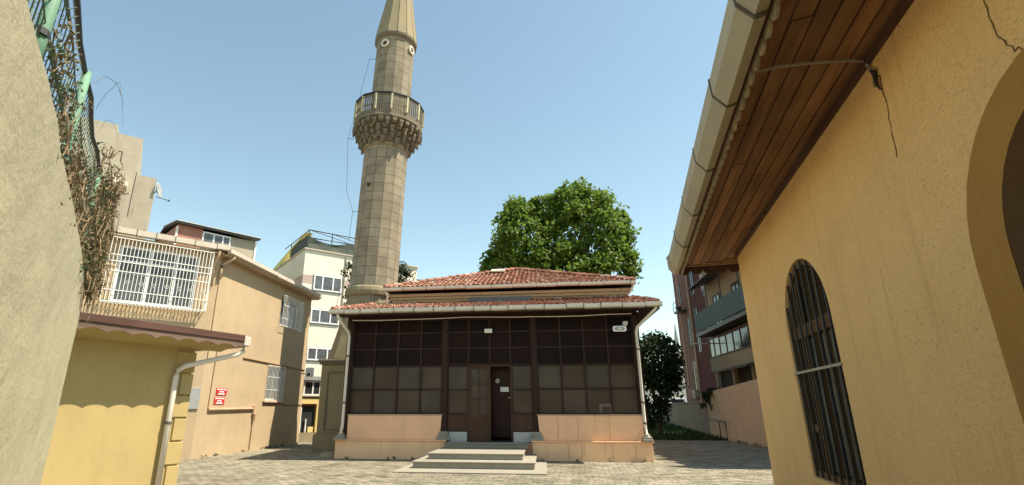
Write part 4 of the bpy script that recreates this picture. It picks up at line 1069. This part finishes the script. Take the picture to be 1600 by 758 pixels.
gutter_run(rb, RT, -15, .55, 1.25, [(.925, 4.04), (.925, 3.885), (1.0, 3.865), (1.09, 3.98), (1.10, 4.13), (1.085, 4.13), (1.075, 3.99), (.995, 3.88), (.94, 3.90), (.94, 4.04)], M['gutter'], seed=5)
# loose cable across the eave
m = MB(RT); m.tube([(-5.78, .90, 3.88), (-5.74, .70, 3.93), (-5.66, .42, 3.965), (-5.56, .16, 4.0), (-5.50, .04, 4.01), (-5.49, .02, 3.97), (-5.52, .015, 3.86), (-5.50, .015, 3.78)], .012, 6)
single(m, 'loose_cable', M['cable'], 'grey cable strung across the wooden soffit of the near building', 'cable')
m = MB(RT); m.tube([(-5.50, .016, 3.92), (-5.545, .022, 3.88), (-5.53, .02, 3.80), (-5.56, .018, 3.72)], [.012, .017, .012, .005], 6); single(m, 'cable_stub', M['black_cable'], 'black frayed cable stub at the top of the near yellow wall', 'cable')

# ------------------------------------------------------------------ right side beyond the courtyard
m = MB(); N = 40; vs = []; zt2 = lambda y: 2.75 - .045 * (y - 24) + .03 * noise.noise((y * 2, 0, 0)) - (.30 if y > 31.3 else 0)
for k in range(N + 1): y = 14 + 18.2 * k / N; vs += [(9.0, y, -.02), (9.0, y, zt2(y)), (9.25, y, zt2(y)), (9.25, y, -.02)]
m.add(vs, [(k*4 + j, (k+1)*4 + j, (k+1)*4 + j + 1, k*4 + j + 1) for k in range(N) for j in range(3)] + [(0, 1, 2, 3), (N*4, N*4+1, N*4+2, N*4+3)])
single(m, 'garden_wall', M['pink_wall'], 'pale pinkish plastered wall along the right side of the courtyard', 'wall')
m = MB(); m.box((9.12, 32.25, -.02), (9.4, 46, 1.85)); m.box((9.06, 32.22, 1.85), (9.46, 46.0, 1.93)); single(m, 'old_wall', M['old_wall'], 'low dark stained wall beside the lawn, beyond the pinkish wall', 'wall', bevel=.01)
T = Matrix.Translation((8.8, 29.5, 0))
t = thing('pipe_rail', 'thin bent pipe rail beside the pinkish wall at the lawn edge', 'rail', T)
m = MB(); m.tube([(8.75, 28.6, 0), (8.75, 28.6, .8), (8.75, 28.72, .9), (8.75, 34, 1.05)], .03, 6); m.tube([(8.75, 29.6, 0), (8.75, 29.6, .9)], .025, 6); m.build('tube', M['dark_metal'], t, True)

# block with balcony
OT = azm((10, 30, 0), 0)   # local x = +Y, local y = -X (towards the courtyard)
ob = thing('balcony_building', 'cream apartment building with a teal draped balcony behind the pinkish wall', 'building', OT)
m = MB(OT); m.box((-14.5, -8, 0), (3.3, 0, 10.2)); m.build('wall', M['cream_apt'], ob)
m = MB(OT); m.prism([(-14.7, .25, 10.2), (3.5, .25, 10.2), (3.5, -4, 11.6), (-14.7, -4, 11.6)], (0, 0, .12)); orf = m.build('roof', M['fascia_wood'], ob)
edge = [(3.5, .2)]; rnd = random.Random(31); x = 3.5
while x > -14.5: edge += [(x - .1, .2), (x - .35, .2 + rnd.uniform(.35, .85))]; x -= rnd.uniform(.7, 1.2)
edge += [(-14.7, .2), (-14.7, -.4), (3.5, -.4)]
m = MB(OT); m.prism([(x, y, 10.15) for x, y in edge], (0, 0, .04)); m.build('shadow_fringe', M['teal_cloth'], orf)  # sawtooth sheet added out of view to give the courtyard shadow a jagged edge
m = MB(OT); m.box((-8, .0, 5.55), (2.7, .95, 5.75)); bl_ = m.build('balcony', M['dark_metal'], ob)
m = MB(OT); m.box((-8, .96, 5.8), (2.55, .99, 6.85)); m.build('cloth', M['teal_cloth'], bl_)
m = MB(OT)
for x in (-7.9, -5, -2.4, 0, 2.6): m.box((x - .03, .9, 5.75), (x + .03, .95, 8.4))
m.box((-8, .9, 8.35), (2.7, .95, 8.42)); m.build('balcony_frame', M['dark_metal'], bl_)
m = MB(OT); m.prism([(-8, .0, 8.75), (2.8, .0, 8.75), (2.8, 1.2, 8.35), (-8, 1.2, 8.35)], (0, 0, .07)); m.build('balcony_roof', M['dark_metal'], bl_)
for x in (-5.5, -2.6, .6): window(OT @ Matrix.Rotation(R(180), 4, 'Z'), -x - 1.2, -x, 6.0, 7.8, -.05, ob, [-x - .6], .07, glass='win', fm='fascia_wood')
window(OT @ Matrix.Rotation(R(180), 4, 'Z'), -2.75, 9.0, 4.3, 5.45, -.30, ob, [-1.9, -.9, .2, 1.3, 2.4, 3.5, 4.6, 5.7, 6.8, 7.9], .09, glass='win', fm='fascia_wood')
m = MB(OT); m.box((-9.2, .01, 3.55), (2.9, .30, 4.28)); m.build('parapet', M['cream_apt'], ob)
m = MB(OT); m.box((-9, .005, 1.0), (3.1, .02, 3.52)); m.build('dark_opening', M['dark_void'], ob)
for x in (-3.1, -.4, 2.4): m = MB(OT); m.box((x - .15, .02, 1.0), (x + .15, .22, 3.54)); m.build('pillar', M['cream_apt'], ob)
m = MB(OT); m.prism([(-4.5, .0, 3.62), (-.2, .0, 3.62), (-.2, 1.0, 3.35), (-4.5, 1.0, 3.35)], (0, 0, .06)); m.build('awning', M['dark_metal'], ob)
m = MB(OT); m.tube([(3.35, .08, 9.8), (3.35, .08, 8.6), (3.0, .2, 8.4)], .06, 6); m.build('downpipe', M['pipe'], ob)
m = MB(OT); m.box((2.4, .3, 5.56), (3.0, 1.4, 5.60)) if False else m.tube([(2.9, .0, 5.2), (2.9, 1.3, 5.22)], .035, 5); m.build('flue', M['pipe'], ob)
# red block
XT = azm((11.5, 40, 0), 0)
rd = thing('red_apartment_block', 'tall dull red apartment block with narrow windows beyond the pinkish wall', 'building', XT)
m = MB(XT); m.box((-5.6, -9, 0), (1.2, .25, 13.8)); m.build('wall', M['red_apt'], rd)
m = MB(XT); m.box((1.2, -9, 0), (6.6, 0, 14.2)); m.build('rose_wall', M['rose_apt'], rd)
m = MB(XT); m.box((-5.8, -9.2, 13.8), (1.22, .45, 14.0)); m.box((1.22, -9.2, 14.2), (6.8, .3, 14.4)); m.build('cornice', M['concrete'], rd)
for x, z0, z1, y in ((-.4, 5.4, 8.6, .255), (-.4, 9.6, 11.6, .255), (-3.2, 5.6, 7.6, .255), (-3.2, 9, 11, .255), (2.6, 6.2, 8.4, .005), (2.6, 2.8, 4.6, .005), (4.6, 9.8, 11.5, .005)):
    window(XT @ Matrix.Rotation(R(180), 4, 'Z'), -x - .9, -x, z0, z1, -y - .04, rd, [-x - .45], .08, glass='win', fm='dark_metal')
m = MB(XT)
for x in (1.05, 3.9): m.tube([(x, .36, 13), (x, .36, .8)], .06, 6)
m.build('drain_pipe', M['conduit'], rd)
def ac(x, z, y, label):
    T = XT @ Matrix.Translation((x, y, z)); t = thing('air_conditioner', label, 'air conditioner', T, 'air conditioners on the red block')
    m = MB(T); m.box((-.45, 0, -.3), (.45, .32, .3)); b = m.build('case', M['gutter'], t, bevel=.02)
    m = MB(T @ Matrix.Translation((.05, .322, 0)) @ Matrix.Rotation(R(-90), 4, 'X')); m.lathe([(.24, 0), (.24, .01)], 16); m.build('fan_grille', M['dark_metal'], b)
ac(3.1, 2.6, .02, 'lower grey air conditioner on the red block, above the old wall'); ac(1.9, 4.6, .02, 'upper grey air conditioner on the red block by its drain pipe')
m = MB(XT); m.box((3.3, .02, 8.95), (4.6, .7, 9.1)); m.tube([(3.3, .7, 9.1), (3.3, .7, 9.8)], .03, 5); m.tube([(4.6, .7, 9.1), (4.6, .7, 9.8)], .03, 5); m.tube([(3.3, .7, 9.8), (4.6, .7, 9.8)], .03, 5); m.build('balcony', M['dark_metal'], rd)
m = MB(XT @ Matrix.Translation((4.0, .45, 9.1))); m.lathe([(.2, 0), (.25, .35)], 10); single(m, 'flower_pot', M['dark_metal'], 'dark pot on the small balcony of the red block', 'plant pot')
# ivy on the garden wall
cs = [(9.15 + random.gauss(0, .15), 31.6 + random.gauss(0, .55), 2.15 - abs(random.gauss(0, .42)) + .3) for _ in range(40)]
c0 = Vector((9.1, 31.6, 1.2)); t = thing('ivy_shrub', 'dark green shrub spilling over the pinkish wall', 'plant', Matrix.Translation(c0))
link('foliage', leaves_mesh('foliage', np.array(cs) - np.array(c0), 34, .22, .13, np.random.default_rng(2)), M['leaf_dark'], t)
m = MB(); m.tube([(9.4, 31.7, .0), (9.38, 31.6, 1.4), (9.2, 31.6, 2.3)], [.05, .04, .02], 6); m.build('stem', M['bark'], t)

# street edge: low wall, white railing, cars, far buildings
m = MB(); m.box((1.5, 46.0, -.02), (13.5, 46.25, .80)); single(m, 'kerb_wall', M['old_wall'], 'low dark wall under the white street railing beyond the lawn', 'wall')
t = thing('white_railing', 'white metal railing along the street beyond the lawn', 'railing', Matrix.Translation((7.5, 46.12, .8)))
m = MB(); m.box((2, 46.09, 1.36), (13.4, 46.15, 1.42)); m.box((2, 46.09, .86), (13.4, 46.15, .92)); m.build('rail', M['white_paint'], t)
m = MB(); x = 2.0
while x < 13.4: m.box((x - .02, 46.105, .92), (x + .02, 46.135, 1.36)); x += .24
m.build('baluster', M['white_paint'], t)
def car(loc, rz, label, mat, van=False):
    T = Matrix.Translation(loc) @ Matrix.Rotation(R(rz), 4, 'Z')
    t = thing('parked_car', label, 'car', T, 'cars parked along the street')
    h = 1.9 if van else 1.45
    prof = [(-2.1, .35), (2.1, .35), (2.15, .75), (1.75, .92), (1.15, 1.0), (.55, h), (-1.7, h), (-2.1, 1.0)]
    m = MB(T); m.prism([(x, -.82, z) for x, z in prof], (0, 1.64, 0)); b = m.build('body', mat, t, bevel=.06)
    m = MB(T)
    for y in (-.83, .822): m.prism([(.95, y, 1.02), (.5, y, h - .12), (-1.5, y, h - .12), (-1.8, y, 1.02)], (0, .008, 0))
    m.prism([(1.17, -.7, 1.02), (1.17, .7, 1.02), (.62, .65, h - .08), (.62, -.65, h - .08)], (.02, 0, .01)); m.build('window', M['win'], b)
    for x in (-1.3, 1.3):
        for y in (-.84, .66):
            w = MB(T @ Matrix.Translation((x, y, .32)) @ Matrix.Rotation(R(-90), 4, 'X')); w.lathe([(.2, 0), (.32, .02), (.32, .16), (.2, .18)], 16); wh = w.build('wheel', M['tyre'], t)
            w = MB(T @ Matrix.Translation((x, y - .005, .32)) @ Matrix.Rotation(R(-90), 4, 'X')); w.lathe([(.03, 0), (.19, 0), (.19, .19)], 14); w.build('rim', M['grey_metal'], wh)
car((10.4, 51.0, .62), 8, 'white hatchback parked on the street behind the white railing', M['car_white'])
car((12.2, 57.5, .64), 172, 'tall white van parked farther up the street, beyond the hatchback', M['car_white'], True)
for k, (x, y, w, h, lab) in enumerate([(20.5, 92, 9, 7.0, 'pale low building far down the street between tree and red block'), (31.5, 118, 10, 12.5, 'taller pale building farthest down the street')]):
    T = Matrix.Translation((x, y, 0)); t = thing('distant_building', lab, 'building', T, 'pale buildings far down the street')
    m = MB(T); m.box((-w/2, 0, 0), (w/2, 8, h)); m.build('wall', M['white_apt'], t)
    z = 1.6
    while z < h - 1:
        xx = -w/2 + .8
        while xx < w/2 - 1: window(T, xx, xx + .9, z, z + 1.2, -.06, t, [], .1); xx += 2.0
        z += 2.4
    m = MB(T); m.box((-w/2 - .3, -.3, h), (w/2 + .3, 8.3, h + .25)); m.build('roof', M['tile'] if k == 0 else M['cornice'], t)
T = Matrix.Translation((38.6, 160.0, 0))
t = thing('distant_minaret', 'thin pale minaret far away above the dark tree', 'minaret', T)
m = MB(T); m.lathe([(1.0, 0), (.85, 16), (.85, 16.01)], 10); m.build('shaft', M['white_apt'], t); m = MB(T); m.lathe([(1.3, 16), (1.3, 17)], 10); m.build('balcony', M['white_apt'], t)
m = MB(T); m.lathe([(.65, 17), (.65, 21), (.02, 26)], 10); m.build('spire', M['grey_metal'], t)

# low stone dome by the plinth and weeds in the joints
m = MB(Matrix.Translation((-7.05, 17.55, 0))); m.lathe([(.36, -.02), (.35, .05), (.28, .13), (.15, .18), (.02, .195)], 14)
single(m, 'stone_dome', M['stone_plain'], 'low grey stone dome on the paving beside the left corner of the mosque plinth', 'stone', smooth=True)
rng = np.random.default_rng(12); cs = []
for x0, y0, x1, y1, n_ in ((8.93, 19, 8.93, 28.6, 22), (-11.04, 16.6, -11.04, 23.2, 12), (-6.7, 17.1, 2.9, 17.1, 14), (3.3, 29.1, 8.9, 29.1, 30)):
    for k in range(n_): t_ = rng.random(); cs.append((x0 + (x1 - x0) * t_ + rng.normal() * .02, y0 + (y1 - y0) * t_ + rng.normal() * .02, .03 + .03 * rng.random()))
o = link('weeds', leaves_mesh('weeds', cs, 12, .07, .05, rng), M['leaf_green']); o['kind'] = 'stuff'

# ------------------------------------------------------------------ trees
tree('big round bright green tree rising behind the tiled mosque roof', (1.6, 36.5, 0), 7.5, .38,
     [(3.2, 36, 13.2, 3.1, 3.3, 3.5), (-.3, 36, 12.7, 2.9, 3.0, 2.7), (-2.4, 36.2, 10.5, 1.7, 2.4, 2.0), (1.2, 35.6, 10.4, 3.8, 3.4, 2.4), (4.7, 36, 11.2, 1.7, 2.4, 2.6), (2.6, 35.6, 15.0, 2.1, 2.1, 1.8), (5.5, 35.8, 13.6, .9, 1.2, 1.6), (-1.2, 35.6, 14.5, 1.5, 1.5, 1.3), (.9, 36, 14.9, 1.7, 1.8, 1.5)],
     580, 70, .62, .27, M['leaf'], 5, limbs=16)
tree('dark leafy tree beside the right end of the mosque, before the street', (6.5, 33.2, .1), 1.6, .14,
     [(6.5, 33.2, 4.3, 1.45, 1.5, 1.5), (6.1, 33, 2.4, 1.2, 1.3, 1.6), (7.1, 33.2, 3.4, .9, 1.0, 1.0)], 120, 60, .5, .2, M['leaf_dark'], 6)
tree('dark sparse conifer half hidden behind the minaret', (-10.1, 30.2, 0), 10.6, .16,
     [(-10.1, 30.2, 9.2, 1.95, 1.7, 1.3), (-8.3, 30.2, 8.8, .6, .7, 1.0), (-9.9, 30.2, 7.2, 1.9, 1.9, 1.4)], 70, 60, .36, .15, M['leaf_conifer'], 8, name='conifer_tree')

# ------------------------------------------------------------------ light, sky, camera
EL, AZ = 60, 92.5
wd = bpy.data.worlds.new('World'); scene.world = wd; wd.use_nodes = True
nt = wd.node_tree; bg = nt.nodes['Background']; sky = nt.nodes.new('ShaderNodeTexSky'); sky.sky_type = 'NISHITA'
sky.sun_disc = False; sky.sun_elevation = R(EL); sky.sun_rotation = R(AZ); sky.air_density = 1.1; sky.dust_density = .3; sky.ozone_density = 1.0; sky.altitude = 50
tint = nt.nodes.new('ShaderNodeMix'); tint.data_type = 'RGBA'; tint.blend_type = 'MULTIPLY'; tint.inputs[0].default_value = 1; tint.inputs[7].default_value = (1.0, .97, .76, 1)
nt.links.new(sky.outputs[0], tint.inputs[6]); nt.links.new(tint.outputs[2], bg.inputs[0]); bg.inputs[1].default_value = .097
sl = bpy.data.lights.new('sun', 'SUN'); sl.energy = 3.35; sl.angle = R(.5); sl.color = (1, .89, .72)
so = bpy.data.objects.new('sun', sl); COL.objects.link(so)
d = Vector((math.sin(R(AZ)) * math.cos(R(EL)), math.cos(R(AZ)) * math.cos(R(EL)), math.sin(R(EL))))
so.rotation_euler = d.to_track_quat('Z', 'Y').to_euler(); so.location = d * 60

cam = bpy.data.cameras.new('camera'); co = bpy.data.objects.new('camera', cam); COL.objects.link(co)
cam.sensor_width = 36; cam.lens = 816 / 1600 * 36; cam.shift_x = .0375; cam.clip_end = 2000; cam.clip_start = .05
co.location = (0, 0, 1.5); co.rotation_euler = (R(90 + 17.7), 0, R(7.5))
scene.camera = co
scene.render.resolution_x = 1024; scene.render.resolution_y = 485
scene.view_settings.view_transform = 'Standard'; scene.view_settings.look = 'None'; scene.view_settings.gamma = 1; scene.view_settings.exposure = 1.47
scene.cycles.max_bounces = 8; scene.cycles.use_denoising = True
